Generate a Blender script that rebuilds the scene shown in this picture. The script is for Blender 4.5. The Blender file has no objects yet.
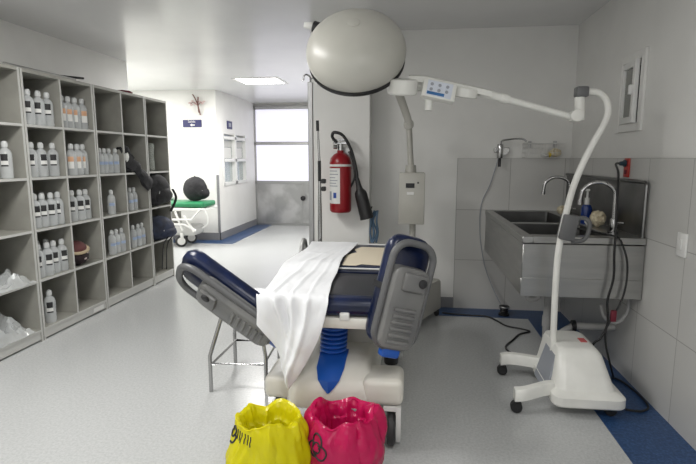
import bpy, bmesh, math, random
from math import radians as R, pi, sin, cos
from mathutils import Vector as V, Matrix, noise
from mathutils.bvhtree import BVHTree
random.seed(7)
SC = bpy.context.scene
COL = SC.collection

# ------------------------------------------------------------------ camera, world, lights, exposure
cam = bpy.data.cameras.new('camera'); cam.sensor_width = 36; cam.lens = 36 * 500 / 696
cam_o = bpy.data.objects.new('camera', cam); COL.objects.link(cam_o)
cam_o.location = (0, 0, 1.5)
cam_o.rotation_euler = (R(90 - 8.4), 0, R(7.1))
SC.camera = cam_o
vs = SC.view_settings
vs.view_transform = 'Standard'; vs.look = 'None'; vs.gamma = 1; vs.use_curve_mapping = False
vs.exposure = 0.0
W = bpy.data.worlds.new('world'); SC.world = W; W.use_nodes = True
W.node_tree.nodes['Background'].inputs[0].default_value = (.8, .88, 1, 1)
W.node_tree.nodes['Background'].inputs[1].default_value = .3

def area(name, loc, rot, sx, sy, power, col=(1, .985, .955)):
    l = bpy.data.lights.new(name, 'AREA'); l.shape = 'RECTANGLE'; l.size = sx; l.size_y = sy
    l.energy = power; l.color = col
    o = bpy.data.objects.new(name, l); COL.objects.link(o); o.location = loc; o.rotation_euler = rot
    return o
# light of the ceiling panels (over the shelf side of the room and in the corridor), plus added fills
area('overhead_light', (-1.9, 2.4, 2.69), (0, 0, 0), .6, 1.2, 52)
area('overhead_light', (-1.9, .2, 2.69), (0, 0, 0), .6, 1.2, 20)
area('overhead_light', (.35, .2, 2.69), (0, 0, 0), .6, 1.2, 30)  # fill lamp added over the aisle to brighten the near right wall
area('overhead_light', (-2.36, 7.87, 2.688), (0, 0, 0), .62, .55, 62)
area('overhead_light', (-5.2, 7.3, 2.69), (0, 0, 0), .6, .6, 95)  # extra unseen lamp, added in the side passage to light the corridor
# daylight of the window behind the photographer
area('window_light', (-.6, -1.9, 1.7), (R(90), 0, 0), 2.0, 1.2, 14, (.95, .97, 1))

# ------------------------------------------------------------------ materials
def mat(name, col, rough=.5, metal=0, spec=.5, **k):
    m = bpy.data.materials.new(name); m.use_nodes = True
    b = m.node_tree.nodes['Principled BSDF']
    b.inputs['Base Color'].default_value = (*col, 1); b.inputs['Roughness'].default_value = rough
    b.inputs['Metallic'].default_value = metal; b.inputs['Specular IOR Level'].default_value = spec
    for kk, v in k.items():
        b.inputs[kk.replace('_', ' ')].default_value = v
    return m
def nd(m, t, **k):
    n = m.node_tree.nodes.new(t)
    for a, v in k.items(): setattr(n, a, v)
    return n
def lk(m, a, b): m.node_tree.links.new(a, b)
def bsdf(m): return m.node_tree.nodes['Principled BSDF']
def vary(m, c1, c2, scale, lo=.4, hi=.6, detail=3, bump=0, bump_scale=None, stretch=None):
    """base colour wanders between c1 and c2 with noise; optional bump"""
    tc = nd(m, 'ShaderNodeTexCoord'); n = nd(m, 'ShaderNodeTexNoise'); n.inputs['Scale'].default_value = scale
    n.inputs['Detail'].default_value = detail
    src = tc.outputs['Object']
    if stretch:
        mp = nd(m, 'ShaderNodeMapping'); mp.inputs['Scale'].default_value = stretch
        lk(m, src, mp.inputs['Vector']); src = mp.outputs['Vector']
    lk(m, src, n.inputs['Vector'])
    r = nd(m, 'ShaderNodeValToRGB'); r.color_ramp.elements[0].position = lo; r.color_ramp.elements[1].position = hi
    r.color_ramp.elements[0].color = (*c1, 1); r.color_ramp.elements[1].color = (*c2, 1)
    lk(m, n.outputs['Fac'], r.inputs['Fac']); lk(m, r.outputs['Color'], bsdf(m).inputs['Base Color'])
    if bump:
        n2 = n
        if bump_scale:
            n2 = nd(m, 'ShaderNodeTexNoise'); n2.inputs['Scale'].default_value = bump_scale; n2.inputs['Detail'].default_value = 4
            lk(m, src, n2.inputs['Vector'])
        b = nd(m, 'ShaderNodeBump'); b.inputs['Strength'].default_value = bump; b.inputs['Distance'].default_value = .01
        lk(m, n2.outputs['Fac'], b.inputs['Height']); lk(m, b.outputs['Normal'], bsdf(m).inputs['Normal'])
    return m
def emis(name, col, s):
    m = mat(name, col, .5); b = bsdf(m)
    b.inputs['Emission Color'].default_value = (*col, 1); b.inputs['Emission Strength'].default_value = s
    return m

M = {}
M['wall'] = vary(mat('painted wall', (.72, .71, .68), .45), (.77, .765, .74), (.80, .795, .77), 2.5)
M['ceiling'] = vary(mat('gloss ceiling', (.7, .7, .69), .22, spec=.5), (.73, .73, .73), (.77, .77, .765), 1.2)
M['cove'] = mat('grey cove base', (.22, .22, .23), .5)
M['white'] = mat('white enamel', (.78, .78, .76), .35)
M['plastic'] = vary(mat('ivory plastic', (.74, .72, .66), .35), (.70, .68, .61), (.76, .74, .68), 4)
M['lampwhite'] = vary(mat('white lamp plastic', (.78, .78, .74), .35), (.74, .74, .70), (.80, .80, .76), 6)
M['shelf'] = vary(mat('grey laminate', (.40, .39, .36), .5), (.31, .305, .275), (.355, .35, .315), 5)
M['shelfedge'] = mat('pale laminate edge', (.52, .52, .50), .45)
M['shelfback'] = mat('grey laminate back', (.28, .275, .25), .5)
M['steel'] = vary(mat('brushed steel', (.42, .42, .41), .33, 1), (.40, .40, .395), (.44, .44, .43), 3, stretch=(1, 1, 8))
M['steel_dark'] = vary(mat('dark steel', (.2, .2, .2), .34, 1), (.15, .15, .148), (.22, .22, .215), 3)  # darker steel for the basins, backsplash and flange
M['door_steel'] = vary(mat('worn steel sheet', (.5, .5, .5), .38, .8), (.42, .42, .42), (.60, .60, .6), 2.2, .42, .6, bump=.6, bump_scale=2.5)
M['chrome'] = mat('chrome', (.46, .46, .46), .18, 1)
M['alu'] = mat('anodised aluminium', (.44, .44, .44), .35, .9)
M['navy'] = vary(mat('navy vinyl', (.006, .014, .06), .28), (.003, .008, .034), (.006, .014, .058), 8, bump=.25, bump_scale=14)
M['charcoal'] = mat('charcoal vinyl', (.028, .03, .036), .42)
M['shell'] = vary(mat('grey shell plastic', (.17, .17, .17), .3), (.155, .155, .155), (.185, .185, .18), 6)
M['shellrim'] = mat('dark grey plastic', (.12, .122, .125), .38)
M['blue'] = mat('blue rubber', (.012, .09, .42), .35)
M['black'] = mat('black rubber', (.012, .012, .013), .45)
M['tyre'] = mat('tyre grey', (.035, .035, .037), .55)
M['sheet'] = vary(mat('white cloth', (.83, .84, .86), .85, spec=.2), (.82, .83, .85), (.86, .87, .89), 4, bump=.3, bump_scale=7)
M['paper'] = mat('cream paper', (.72, .64, .50), .8, spec=.2)
M['red'] = mat('extinguisher red', (.26, .005, .011), .3)
M['label'] = mat('white label', (.72, .72, .70), .6)
M['ink'] = mat('black ink', (.02, .02, .022), .6)
M['inkblue'] = mat('blue ink', (.03, .08, .35), .6)
M['orange'] = mat('orange print', (.62, .36, .22), .6)
M['bluelabel'] = mat('blue print', (.30, .38, .55), .6)
M['bottle'] = mat('clear plastic', (.86, .89, .90), .10, Alpha=.40)
M['cap'] = mat('frosted cap', (.80, .82, .82), .25, Alpha=.6)
M['clear'] = mat('clear film', (.84, .87, .88), .12, Alpha=.45)
M['glassjar'] = mat('clear vase', (.62, .66, .62), .12, Alpha=.30)
M['yellow'] = mat('yellow bag', (.86, .78, .008), .22)
M['pink'] = mat('magenta bag', (.66, .012, .12), .17)
for k_, c_ in (('yellow', (.80, .74, .0)), ('pink', (.70, .01, .11))):   # thin film: some light passes through
    m_ = M[k_]; t_ = nd(m_, 'ShaderNodeBsdfTranslucent'); t_.inputs[0].default_value = (*c_, 1)
    x_ = nd(m_, 'ShaderNodeMixShader'); x_.inputs[0].default_value = .32
    o_ = m_.node_tree.nodes['Material Output']
    lk(m_, bsdf(m_).outputs[0], x_.inputs[1]); lk(m_, t_.outputs[0], x_.inputs[2]); lk(m_, x_.outputs[0], o_.inputs['Surface'])
M['bin'] = mat('grey bin', (.30, .30, .31), .5)
M['blackcloth'] = vary(mat('black nylon', (.012, .012, .014), .75), (.009, .009, .011), (.02, .02, .023), 14, bump=.4, bump_scale=30)
M['bluecloth'] = vary(mat('navy nylon', (.015, .02, .04), .7), (.01, .014, .03), (.025, .034, .07), 10, bump=.4, bump_scale=30)
M['green'] = mat('green vinyl', (.02, .22, .09), .4)
M['signblue'] = mat('sign blue', (.02, .022, .11), .45)
M['brown'] = mat('straw brown', (.45, .36, .24), .8)
M['sponge'] = vary(mat('sponge', (.62, .54, .38), .9), (.5, .42, .28), (.72, .65, .48), 40, bump=.8, bump_scale=60)
M['yel'] = mat('yellow plastic', (.6, .45, .05), .5)
M['soapblue'] = mat('blue soap', (.006, .03, .17), .2)
M['outlet'] = mat('red outlet', (.42, .03, .02), .4)
M['pipe'] = mat('grey pvc', (.34, .34, .34), .5)
M['pvc'] = mat('white pvc', (.40, .40, .39), .45)
M['glassdark'] = mat('dark glass', (.19, .20, .18), .12)
M['dark'] = mat('painted darkness', (.02, .02, .02), .8)
M['pane'] = emis('daylit frosted pane', (.80, .79, .90), .72)
M['officeglow'] = emis('lit office', (.9, .92, .92), .25)  # glow put into the rear wall in place of light inside the office
M['diffuser'] = emis('lit diffuser', (1, .98, .96), 6)
M['glass'] = mat('window glass', (.7, .78, .78), .08, Alpha=.35)
M['reed'] = mat('dry stem', (.16, .07, .06), .7)
M['petal'] = mat('pale pink petal', (.62, .48, .46), .7)
M['maroon'] = mat('maroon cloth', (.16, .015, .03), .7)
M['screen'] = mat('blue display', (.03, .14, .36), .25)
M['btn'] = mat('grey button', (.30, .32, .36), .5)
M['lampgrey'] = vary(mat('grey hammered enamel', (.44, .43, .39), .35), (.42, .41, .37), (.46, .45, .41), 3)
M['dome'] = vary(mat('cream grey enamel', (.56, .55, .50), .34), (.48, .475, .43), (.52, .51, .465), 3)

# polka-dot cloth
m = M['dots'] = mat('polka dot cloth', (.02, .012, .014), .8)
tc = nd(m, 'ShaderNodeTexCoord'); vo = nd(m, 'ShaderNodeTexVoronoi'); vo.inputs['Scale'].default_value = 22
lk(m, tc.outputs['Object'], vo.inputs['Vector'])
rp = nd(m, 'ShaderNodeValToRGB'); rp.color_ramp.elements[0].position = .22; rp.color_ramp.elements[1].position = .28
rp.color_ramp.elements[0].color = (.6, .5, .48, 1); rp.color_ramp.elements[1].color = (.02, .01, .012, 1)
lk(m, vo.outputs['Distance'], rp.inputs['Fac']); lk(m, rp.outputs['Color'], bsdf(m).inputs['Base Color'])

# speckled vinyl floors: two scales of fleck on one colour
def speckle(name, base, dark, light, rough):
    m = mat(name, base, rough)
    tc = nd(m, 'ShaderNodeTexCoord')
    a = nd(m, 'ShaderNodeTexNoise'); a.inputs['Scale'].default_value = 70; a.inputs['Detail'].default_value = 5; a.inputs['Roughness'].default_value = .7
    lk(m, tc.outputs['Object'], a.inputs['Vector'])
    r = nd(m, 'ShaderNodeValToRGB'); e = r.color_ramp.elements
    e[0].position = .36; e[0].color = (*dark, 1); e[1].position = .64; e[1].color = (*light, 1)
    c = e.new(.5); c.color = (*base, 1)
    lk(m, a.outputs['Fac'], r.inputs['Fac'])
    lk(m, r.outputs['Color'], bsdf(m).inputs['Base Color'])
    return m
M['floor'] = speckle('speckled grey vinyl', (.52, .53, .53), (.46, .47, .47), (.57, .58, .58), .26)
M['strip'] = speckle('speckled blue vinyl', (.022, .065, .17), (.012, .04, .12), (.05, .11, .25), .35)

def tiles(name, axis, off):
    m = mat(name, (.5, .5, .48), .3)
    tc = nd(m, 'ShaderNodeTexCoord'); s = nd(m, 'ShaderNodeSeparateXYZ'); c = nd(m, 'ShaderNodeCombineXYZ')
    ad = nd(m, 'ShaderNodeMath', operation='ADD'); ad.inputs[1].default_value = off
    lk(m, tc.outputs['Object'], s.inputs[0]); lk(m, s.outputs[axis], ad.inputs[0]); lk(m, ad.outputs[0], c.inputs[0]); lk(m, s.outputs['Z'], c.inputs[1])
    b = nd(m, 'ShaderNodeTexBrick'); b.offset = 0; b.inputs['Scale'].default_value = 1
    b.inputs['Brick Width'].default_value = .5; b.inputs['Row Height'].default_value = .5; b.inputs['Mortar Size'].default_value = .0025
    b.inputs['Color1'].default_value = (.56, .555, .535, 1); b.inputs['Color2'].default_value = (.59, .585, .565, 1); b.inputs['Mortar'].default_value = (.30, .295, .28, 1)
    lk(m, c.outputs[0], b.inputs['Vector']); lk(m, b.outputs['Color'], bsdf(m).inputs['Base Color'])
    return m
M['tile_r'] = tiles('grey wall tile', 'Y', .125)
M['tile_b'] = tiles('grey wall tile back', 'X', .05)

# ------------------------------------------------------------------ mesh helpers (world coordinates)
def join(bm, tmp):
    me = bpy.data.meshes.new('tmp'); tmp.to_mesh(me); bm.from_mesh(me); bpy.data.meshes.remove(me); tmp.free()
def new(): return bmesh.new()
def frame_of(d):
    d = V(d).normalized(); a = V((0, 0, 1)) if abs(d.z) < .95 else V((1, 0, 0))
    x = a.cross(d).normalized(); return x, d.cross(x), d
def box(bm, lo, hi, bev=0, seg=2, mtx=None):
    t = bmesh.new(); bmesh.ops.create_cube(t, size=1)
    lo, hi = V(lo), V(hi); c = (lo + hi) / 2; s = hi - lo
    for v in t.verts: v.co = V((v.co.x * s.x, v.co.y * s.y, v.co.z * s.z)) + c
    if bev: bmesh.ops.bevel(t, geom=t.edges[:], offset=bev, segments=seg, affect='EDGES', profile=.5)
    if mtx: bmesh.ops.transform(t, matrix=mtx, verts=t.verts)
    join(bm, t); return bm
def catmull(p, n=8, closed=False):
    p = [V(q) for q in p]; out = []; m = len(p)
    rng = m if closed else m - 1
    for i in range(rng):
        g = (lambda k: p[k % m]) if closed else (lambda k: p[min(max(k, 0), m - 1)])
        a, b, c, d = g(i - 1), g(i), g(i + 1), g(i + 2)
        for j in range(n):
            t = j / n
            out.append(.5 * (2 * b + (c - a) * t + (2 * a - 5 * b + 4 * c - d) * t * t + (3 * b - a - 3 * c + d) * t ** 3))
    if not closed: out.append(p[-1])
    return out
def tube(bm, pts, r, seg=10, closed=False, cap=True, smooth=0, flat=1):
    """sweep a circle (r may be a list) along pts"""
    if smooth: pts = catmull(pts, smooth, closed)
    pts = [V(p) for p in pts]; n = len(pts)
    rs = r if isinstance(r, (list, tuple)) else [r] * n
    if len(rs) != n: rs = [rs[min(int(i * len(rs) / n), len(rs) - 1)] for i in range(n)]
    rings = []; x = None
    for i, p in enumerate(pts):
        if closed: d = pts[(i + 1) % n] - pts[i - 1]
        else: d = pts[min(i + 1, n - 1)] - pts[max(i - 1, 0)]
        d.normalize()
        if x is None: x, y, _ = frame_of(d)
        else:
            x = (x - d * x.dot(d)); x.normalize(); y = d.cross(x)
        rings.append([bm.verts.new(p + (x * cos(2 * pi * k / seg) + y * sin(2 * pi * k / seg) * flat) * rs[i]) for k in range(seg)])
    for i in range(n if closed else n - 1):
        a, b = rings[i], rings[(i + 1) % n]
        for k in range(seg): bm.faces.new((a[k], a[(k + 1) % seg], b[(k + 1) % seg], b[k]))
    if cap and not closed:
        bm.faces.new(rings[0][::-1]); bm.faces.new(rings[-1])
    return bm
def cyl(bm, a, b, r, r2=None, seg=20, bev=0):
    a, b = V(a), V(b); r2 = r if r2 is None else r2
    if bev:
        d = (b - a).normalized()
        return tube(bm, [a, a + d * bev * .3, a + d * bev, b - d * bev, b - d * bev * .3, b], [r - bev, r - bev * .3, r, r2, r2 - bev * .3, r2 - bev], seg)
    return tube(bm, [a, b], [r, r2], seg)
def lathe(bm, prof, o=(0, 0, 0), axis=(0, 0, 1), seg=24):
    """prof: list of (radius, distance along axis)"""
    x, y, d = frame_of(axis); o = V(o); rings = []
    for r, h in prof:
        rings.append([bm.verts.new(o + d * h + (x * cos(2 * pi * k / seg) + y * sin(2 * pi * k / seg)) * max(r, 1e-4)) for k in range(seg)])
    for a, b in zip(rings, rings[1:]):
        for k in range(seg): bm.faces.new((a[k], a[(k + 1) % seg], b[(k + 1) % seg], b[k]))
    bm.faces.new(rings[0][::-1]); bm.faces.new(rings[-1])
    return bm
def loft(bm, loops, cap=True):
    rings = [[bm.verts.new(V(p)) for p in l] for l in loops]; n = len(rings[0])
    for a, b in zip(rings, rings[1:]):
        for k in range(n): bm.faces.new((a[k], a[(k + 1) % n], b[(k + 1) % n], b[k]))
    if cap: bm.faces.new(rings[0][::-1]); bm.faces.new(rings[-1])
    return bm
def rrect(cx, cy, hx, hy, r, z, n=5):
    out = []
    for sx, sy, a0 in ((1, 1, 0), (-1, 1, 90), (-1, -1, 180), (1, -1, 270)):
        for i in range(n + 1):
            a = R(a0 + 90 * i / n); out.append(V((cx + sx * (hx - r) + r * cos(a), cy + sy * (hy - r) + r * sin(a), z)))
    return out
def grid(bm, f, nu, nv):
    g = [[bm.verts.new(V(f(i / nu, j / nv))) for j in range(nv + 1)] for i in range(nu + 1)]
    for i in range(nu):
        for j in range(nv): bm.faces.new((g[i][j], g[i + 1][j], g[i + 1][j + 1], g[i][j + 1]))
    return bm
def prism(bm, poly, d):
    """poly: 3-D points, extruded by vector d"""
    a = [bm.verts.new(V(p)) for p in poly]; b = [bm.verts.new(V(p) + V(d)) for p in poly]; n = len(a)
    bm.faces.new(a[::-1]); bm.faces.new(b)
    for k in range(n): bm.faces.new((a[k], a[(k + 1) % n], b[(k + 1) % n], b[k]))
    return bm
def blob(bm, c, s, amp=.15, fr=3, sub=3, seed=0):
    t = bmesh.new(); bmesh.ops.create_icosphere(t, subdivisions=sub, radius=1)
    for v in t.verts:
        k = 1 + amp * noise.noise(v.co * fr + V((seed, seed * 2.3, 0)))
        v.co = V((v.co.x * s[0], v.co.y * s[1], v.co.z * s[2])) * k + V(c)
    join(bm, t); return bm

def origin(o):
    v = V((0, 0, 0))
    while o: v = v + o.location; o = o.parent
    return v
def obj(name, bm, m, parent=None, loc=None, angle=38, smooth=True, sub=0, solid=0):
    """one mesh object from world-coordinate geometry"""
    me = bpy.data.meshes.new(name)
    bmesh.ops.recalc_face_normals(bm, faces=bm.faces)
    o = bpy.data.objects.new(name, me); COL.objects.link(o)
    if parent: o.parent = parent; sh = origin(parent)
    elif loc is not None: sh = V(loc); o.location = sh
    else:
        sh = V((0, 0, 0))
    bmesh.ops.translate(bm, verts=bm.verts, vec=-sh)
    bm.to_mesh(me); bm.free()
    me.materials.append(M[m] if isinstance(m, str) else m)
    if smooth:
        me.polygons.foreach_set('use_smooth', [True] * len(me.polygons))
        me.set_sharp_from_angle(angle=R(angle))
    if solid:
        s = o.modifiers.new('solid', 'SOLIDIFY'); s.thickness = solid; s.offset = 0
    if sub:
        s = o.modifiers.new('sub', 'SUBSURF'); s.levels = sub; s.render_levels = sub
    return o
def tag(o, label, cat, group=None, kind=None):
    o['label'] = label; o['category'] = cat
    if group: o['group'] = group
    if kind: o['kind'] = kind
    return o
def thing(name, label, cat, loc, group=None):
    o = bpy.data.objects.new(name, None); COL.objects.link(o); o.location = loc; o.empty_display_size = .05
    return tag(o, label, cat, group)
def struct(name, bm, m, label=None, **k):
    o = obj(name, bm, m, **k); o['kind'] = 'structure'
    if label: o['label'] = label
    return o
def dup(root, loc, label, group=None, rz=0):
    r = root.copy(); COL.objects.link(r); r.location = loc; r.rotation_euler = (0, 0, rz); r['label'] = label
    if group: r['group'] = group
    for ch in list(root.children):
        c = ch.copy(); COL.objects.link(c); c.parent = r
        for g in list(ch.children):
            d = g.copy(); COL.objects.link(d); d.parent = c
    return r
def text(s, size, name, m, parent, mtx):
    cu = bpy.data.curves.new('t', 'FONT'); cu.body = s; cu.size = size; cu.align_x = 'CENTER'; cu.align_y = 'CENTER'; cu.extrude = .0008
    t = bpy.data.objects.new('t', cu); COL.objects.link(t)
    me = bpy.data.meshes.new_from_object(t.evaluated_get(bpy.context.evaluated_depsgraph_get()))
    bpy.data.objects.remove(t)
    bm = bmesh.new(); bm.from_mesh(me); bpy.data.meshes.remove(me); bmesh.ops.transform(bm, matrix=mtx, verts=bm.verts)
    return obj(name, bm, m, parent, smooth=False)
def basis(o, x, y, z):
    x, y, z = V(x), V(y), V(z)
    return Matrix(((x.x, y.x, z.x, o[0]), (x.y, y.y, z.y, o[1]), (x.z, y.z, z.z, o[2]), (0, 0, 0, 1)))

# ------------------------------------------------------------------ the setting
XR, YB, ZC = 1.5, 5.0, 2.7
SX, SY0, SY1, SZ0, SZ1 = -3.46, 9.02, 10.30, 1.02, 1.95
struct('floor', box(new(), (-7.2, -2.2, -.1), (3, 11.3, 0)), 'floor')
struct('ceiling', box(new(), (-7.2, -2.2, ZC), (3, 11.3, ZC + .1)), 'ceiling')
# right wall with the opening of the small window
WY0, WY1, WZ0, WZ1 = 3.60, 3.90, 1.735, 2.15
bm = new()
box(bm, (XR, -2.2, 0), (XR + .2, WY0, ZC)); box(bm, (XR, WY1, 0), (XR + .2, YB + .2, ZC))
box(bm, (XR, WY0, 0), (XR + .2, WY1, WZ0)); box(bm, (XR, WY0, WZ1), (XR + .2, WY1, ZC))
struct('wall_right', bm, 'wall')
struct('wall_back', box(new(), (-.93, YB, 0), (XR, YB + .2, ZC)), 'wall')
struct('wall_pillar', box(new(), (-.93, 4.7, 0), (-.385, YB, ZC)), 'wall')
struct('wall_left', box(new(), (-3.76, -2.2, 0), (-3.58, 6.15, ZC)), 'wall')
struct('wall_rear', box(new(), (-3.58, -2.2, 0), (XR, -2.05, ZC)), 'wall')
struct('wall_passage', box(new(), (-7.2, 6.0, 0), (-3.76, 6.15, ZC)), 'wall')
struct('wall_signs', box(new(), (-7.2, 8.75, 0), (SX, 8.95, ZC)), 'wall')
struct('wall_passage_end', box(new(), (-7.2, 6.15, 0), (-7.0, 8.75, ZC)), 'wall')
struct('wall_corridor', box(new(), (-.93, YB + .2, 0), (-.75, 11.2, ZC)), 'wall')
# corridor side wall with the glazed office window
bm = new()
box(bm, (SX - .15, 8.95, 0), (SX, SY0, ZC)); box(bm, (SX - .15, SY1, 0), (SX, 11.2, ZC))
box(bm, (SX - .15, SY0, 0), (SX, SY1, SZ0)); box(bm, (SX - .15, SY0, SZ1), (SX, SY1, ZC))
struct('wall_office', bm, 'wall')
struct('wall_office_rear', box(new(), (-5.0, 8.95, .6), (-4.9, 11.2, 2.5)), 'officeglow')
struct('wall_end', box(new(), (-3.65, 11.03, 0), (-.75, 11.2, ZC)), 'wall')
# tile dado
struct('wall_tile_right', box(new(), (XR - .012, -2.05, 0), (XR, YB, 1.5)), 'tile_r')
struct('wall_tile_back', box(new(), (.447, YB - .012, 0), (XR - .012, YB, 1.5)), 'tile_b')
# blue vinyl borders and grey cove bases
bm = new(); box(bm, (1.12, -2.05, 0), (XR - .012, 4.72, .003)); box(bm, (.29, 4.72, 0), (XR - .012, YB - .012, .003))
struct('floor_border', bm, 'strip')
bm = new(); box(bm, (-7, 8.40, 0), (-3.1, 8.735, .003)); box(bm, (SX + .012, 8.735, 0), (-3.1, 11.0, .003))
struct('floor_border_corridor', bm, 'strip')
struct('baseboard_back', box(new(), (-.385, YB - .012, 0), (.447, YB, .11)), 'cove')
bm = new(); box(bm, (-7, 8.735, 0), (SX + .014, 8.75, .14)); box(bm, (SX, 8.735, 0), (SX + .014, 11.0, .14))
struct('baseboard_corridor', bm, 'cove')
struct('trim_corner', box(new(), (SX - .03, 8.738, .14), (SX + .01, 8.765, 1.2)), 'cove', label='grey corner guard')

# small window in the right wall
w = obj('window_1', new(), 'white'); w['kind'] = 'structure'
bm = new(); t = .035
for a, b in (((XR - .02, WY0 - .055, WZ0 - .055), (XR, WY0, WZ1 + .055)), ((XR - .02, WY1, WZ0 - .055), (XR, WY1 + .055, WZ1 + .055)),
             ((XR - .02, WY0, WZ0 - .055), (XR, WY1, WZ0)), ((XR - .02, WY0, WZ1), (XR, WY1, WZ1 + .055))): box(bm, a, b, .003, 1)
obj('window_casing', bm, 'wall', w)
struct('window_dark_sheet', box(new(), (XR + .1, WY0 - .02, WZ0 - .02), (XR + .14, WY1 + .02, WZ1 + .02)), 'dark')  # near-black sheet stands in for the darkness beyond the open sash
S = Matrix.Translation((XR - .005, WY1, 0)) @ Matrix.Rotation(R(-6), 4, 'Z') @ Matrix.Translation((-XR, -WY1, 0))
bm = new()
for a, b in (((XR - .012, WY0 + .02, WZ0), (XR + .02, WY0 + .065, WZ1)), ((XR - .012, WY1 - .04, WZ0), (XR + .02, WY1, WZ1)),
             ((XR - .012, WY0 + .06, WZ0), (XR + .02, WY1 - .03, WZ0 + .045)), ((XR - .012, WY0 + .06, WZ1 - .045), (XR + .02, WY1 - .03, WZ1))): box(bm, a, b, .004, 1, S)
sash = obj('window_sash', bm, 'white', w)
obj('pane', box(new(), (XR + .004, WY0 + .05, WZ0 + .03), (XR + .01, WY1 - .03, WZ1 - .03), mtx=S), 'glassdark', sash)
obj('handle', box(new(), (XR - .035, WY0 + .03, 1.92), (XR - .01, WY0 + .06, 1.985), .006, 2, S), 'white', sash)

# office window in the corridor side wall
w = obj('window_2', new(), 'white'); w['kind'] = 'structure'
bm = new(); ym = (SY0 + SY1) / 2 + .02
for y0, y1 in ((SY0 - .03, SY0 + .03), (ym - .045, ym + .045), (SY1 - .03, SY1 + .03)): box(bm, (SX - .1, y0, SZ0 - .03), (SX + .02, y1, SZ1 + .03), .005, 1)
for z in (SZ0, 1.46, 1.88): box(bm, (SX - .1, SY0, z - .03), (SX + .02, SY1, z + .03), .005, 1)
obj('window_frame', bm, 'white', w)
for y0, y1 in ((SY0 + .03, ym - .045), (ym + .045, SY1 - .03)):
    for z0, z1 in ((SZ0 + .03, 1.43), (1.49, 1.85)):
        obj('pane', box(new(), (SX - .06, y0, z0), (SX - .052, y1, z1)), 'glass', w)
    obj('notice', box(new(), (SX - .048, y0 + .04, 1.50), (SX - .044, y1 - .06, 1.70)), 'label', w)
    obj('blind', box(new(), (SX - .048, y0 + .02, 1.71), (SX - .044, y1 - .03, 1.83)), 'shelfedge', w)

# steel and glass screen at the end of the corridor
DX0, DX1, DY = -3.53, -.95, 11.0
d = obj('door_1', new(), 'alu'); d['kind'] = 'structure'
bm = new()
for z0, z1 in ((2.56, 2.63), (1.79, 1.86), (.93, 1.0), (0, .05)): box(bm, (DX0, DY - .06, z0), (DX1, DY + .02, z1), .005, 1)
for x in (DX0, DX1 - .07): box(bm, (x, DY - .06, 0), (x + .10, DY + .021, 2.63), .005, 1)
box(bm, (-2.41, DY - .045, .05), (-2.39, DY, .93))
obj('door_frame', bm, 'alu', d)
obj('pane', box(new(), (DX0, DY - .01, 1.86), (DX1, DY + .01, 2.57)), 'pane', d)
obj('pane', box(new(), (DX0, DY - .01, 1.0), (DX1, DY + .01, 1.79)), 'pane', d)
obj('door_panel', box(new(), (DX0 + .09, DY - .03, .05), (-2.40, DY, .93)), 'door_steel', d)
obj('door_panel', box(new(), (-2.395, DY - .03, .05), (DX1, DY, .93)), 'door_steel', d)
bm = new(); cyl(bm, (-2.36, DY - .03, .62), (-2.36, DY - .11, .62), .02); cyl(bm, (-2.36, DY - .09, .62), (-2.36, DY - .15, .62), .055, bev=.015)
obj('door_knob', bm, 'black', d)

# ------------------------------------------------------------------ ceiling panel in the corridor
c = thing('ceiling_light', 'bright square ceiling light panel over the corridor', 'ceiling light', (-2.36, 7.87, ZC - .008))
bm = new()
for a, b in (((-2.72, 7.55), (-2.0, 7.59)), ((-2.72, 8.15), (-2.0, 8.19)), ((-2.72, 7.59), (-2.68, 8.15)), ((-2.04, 7.59), (-2.0, 8.15))): box(bm, (*a, ZC - .008), (*b, ZC))
obj('frame', bm, 'white', c)
obj('diffuser', box(new(), (-2.68, 7.59, ZC - .006), (-2.04, 8.15, ZC - .001)), 'diffuser', c)

# ------------------------------------------------------------------ wall signs
s = thing('wall_sign', 'dark blue sign with white word and arrow on the far white wall', 'sign', (-3.905, 8.74, 2.115))
obj('sign_board', box(new(), (-4.08, 8.735, 2.05), (-3.73, 8.75, 2.18), .004, 1), 'signblue', s)
text('Salida', .062, 'lettering', 'label', s, basis((-3.91, 8.733, 2.148), (1, 0, 0), (0, 0, 1), (0, -1, 0)))
ar = [(-.045, 0), (-.005, .028), (-.005, .011), (.045, .011), (.045, -.011), (-.005, -.011), (-.005, -.028)]
obj('arrow', prism(new(), [(-3.90 + x, 8.733, 2.088 + z) for x, z in ar], (0, .003, 0)), 'label', s, smooth=False)
s = thing('wall_sign', 'small dark blue sign above the glazed office window', 'sign', (-3.49, 9.4, 2.13))
obj('sign_board', box(new(), (SX, 9.27, 2.05), (SX + .014, 9.53, 2.20), .004, 1), 'signblue', s)
obj('pictogram', box(new(), (SX + .014, 9.34, 2.09), (SX + .017, 9.46, 2.16)), 'btn', s)

# dried spray of flowers on the wall
f = thing('dried_flower_spray', 'dried spray of dark stems and pale petals hung above the arrow sign', 'wall decoration', (-3.78, 8.70, 2.45))
bm = new()
tube(bm, [(-3.74, 8.73, 2.26), (-3.76, 8.70, 2.40), (-3.80, 8.70, 2.52), (-3.86, 8.71, 2.62)], .011, 6, smooth=4)
tube(bm, [(-3.755, 8.71, 2.30), (-3.76, 8.69, 2.45), (-3.755, 8.70, 2.57)], .012, 6, smooth=4)
for a in (-.12, .03, .11): tube(bm, [(-3.765, 8.70, 2.42), (-3.77 + a * .6, 8.69, 2.48), (-3.78 + a, 8.70, 2.50 - abs(a) * .4)], .006, 5, smooth=4)
obj('stem', bm, 'reed', f)
for q, z in ((-.14, 2.47), (-.09, 2.50), (-.05, 2.47), (.05, 2.49), (.09, 2.46), (.12, 2.49), (-.02, 2.45), (-.11, 2.44)):
    obj('petal', blob(new(), (-3.775 + q, 8.70, z), (.03, .012, .02), .3, 2, 1, q * 30), 'petal', f)

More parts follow.
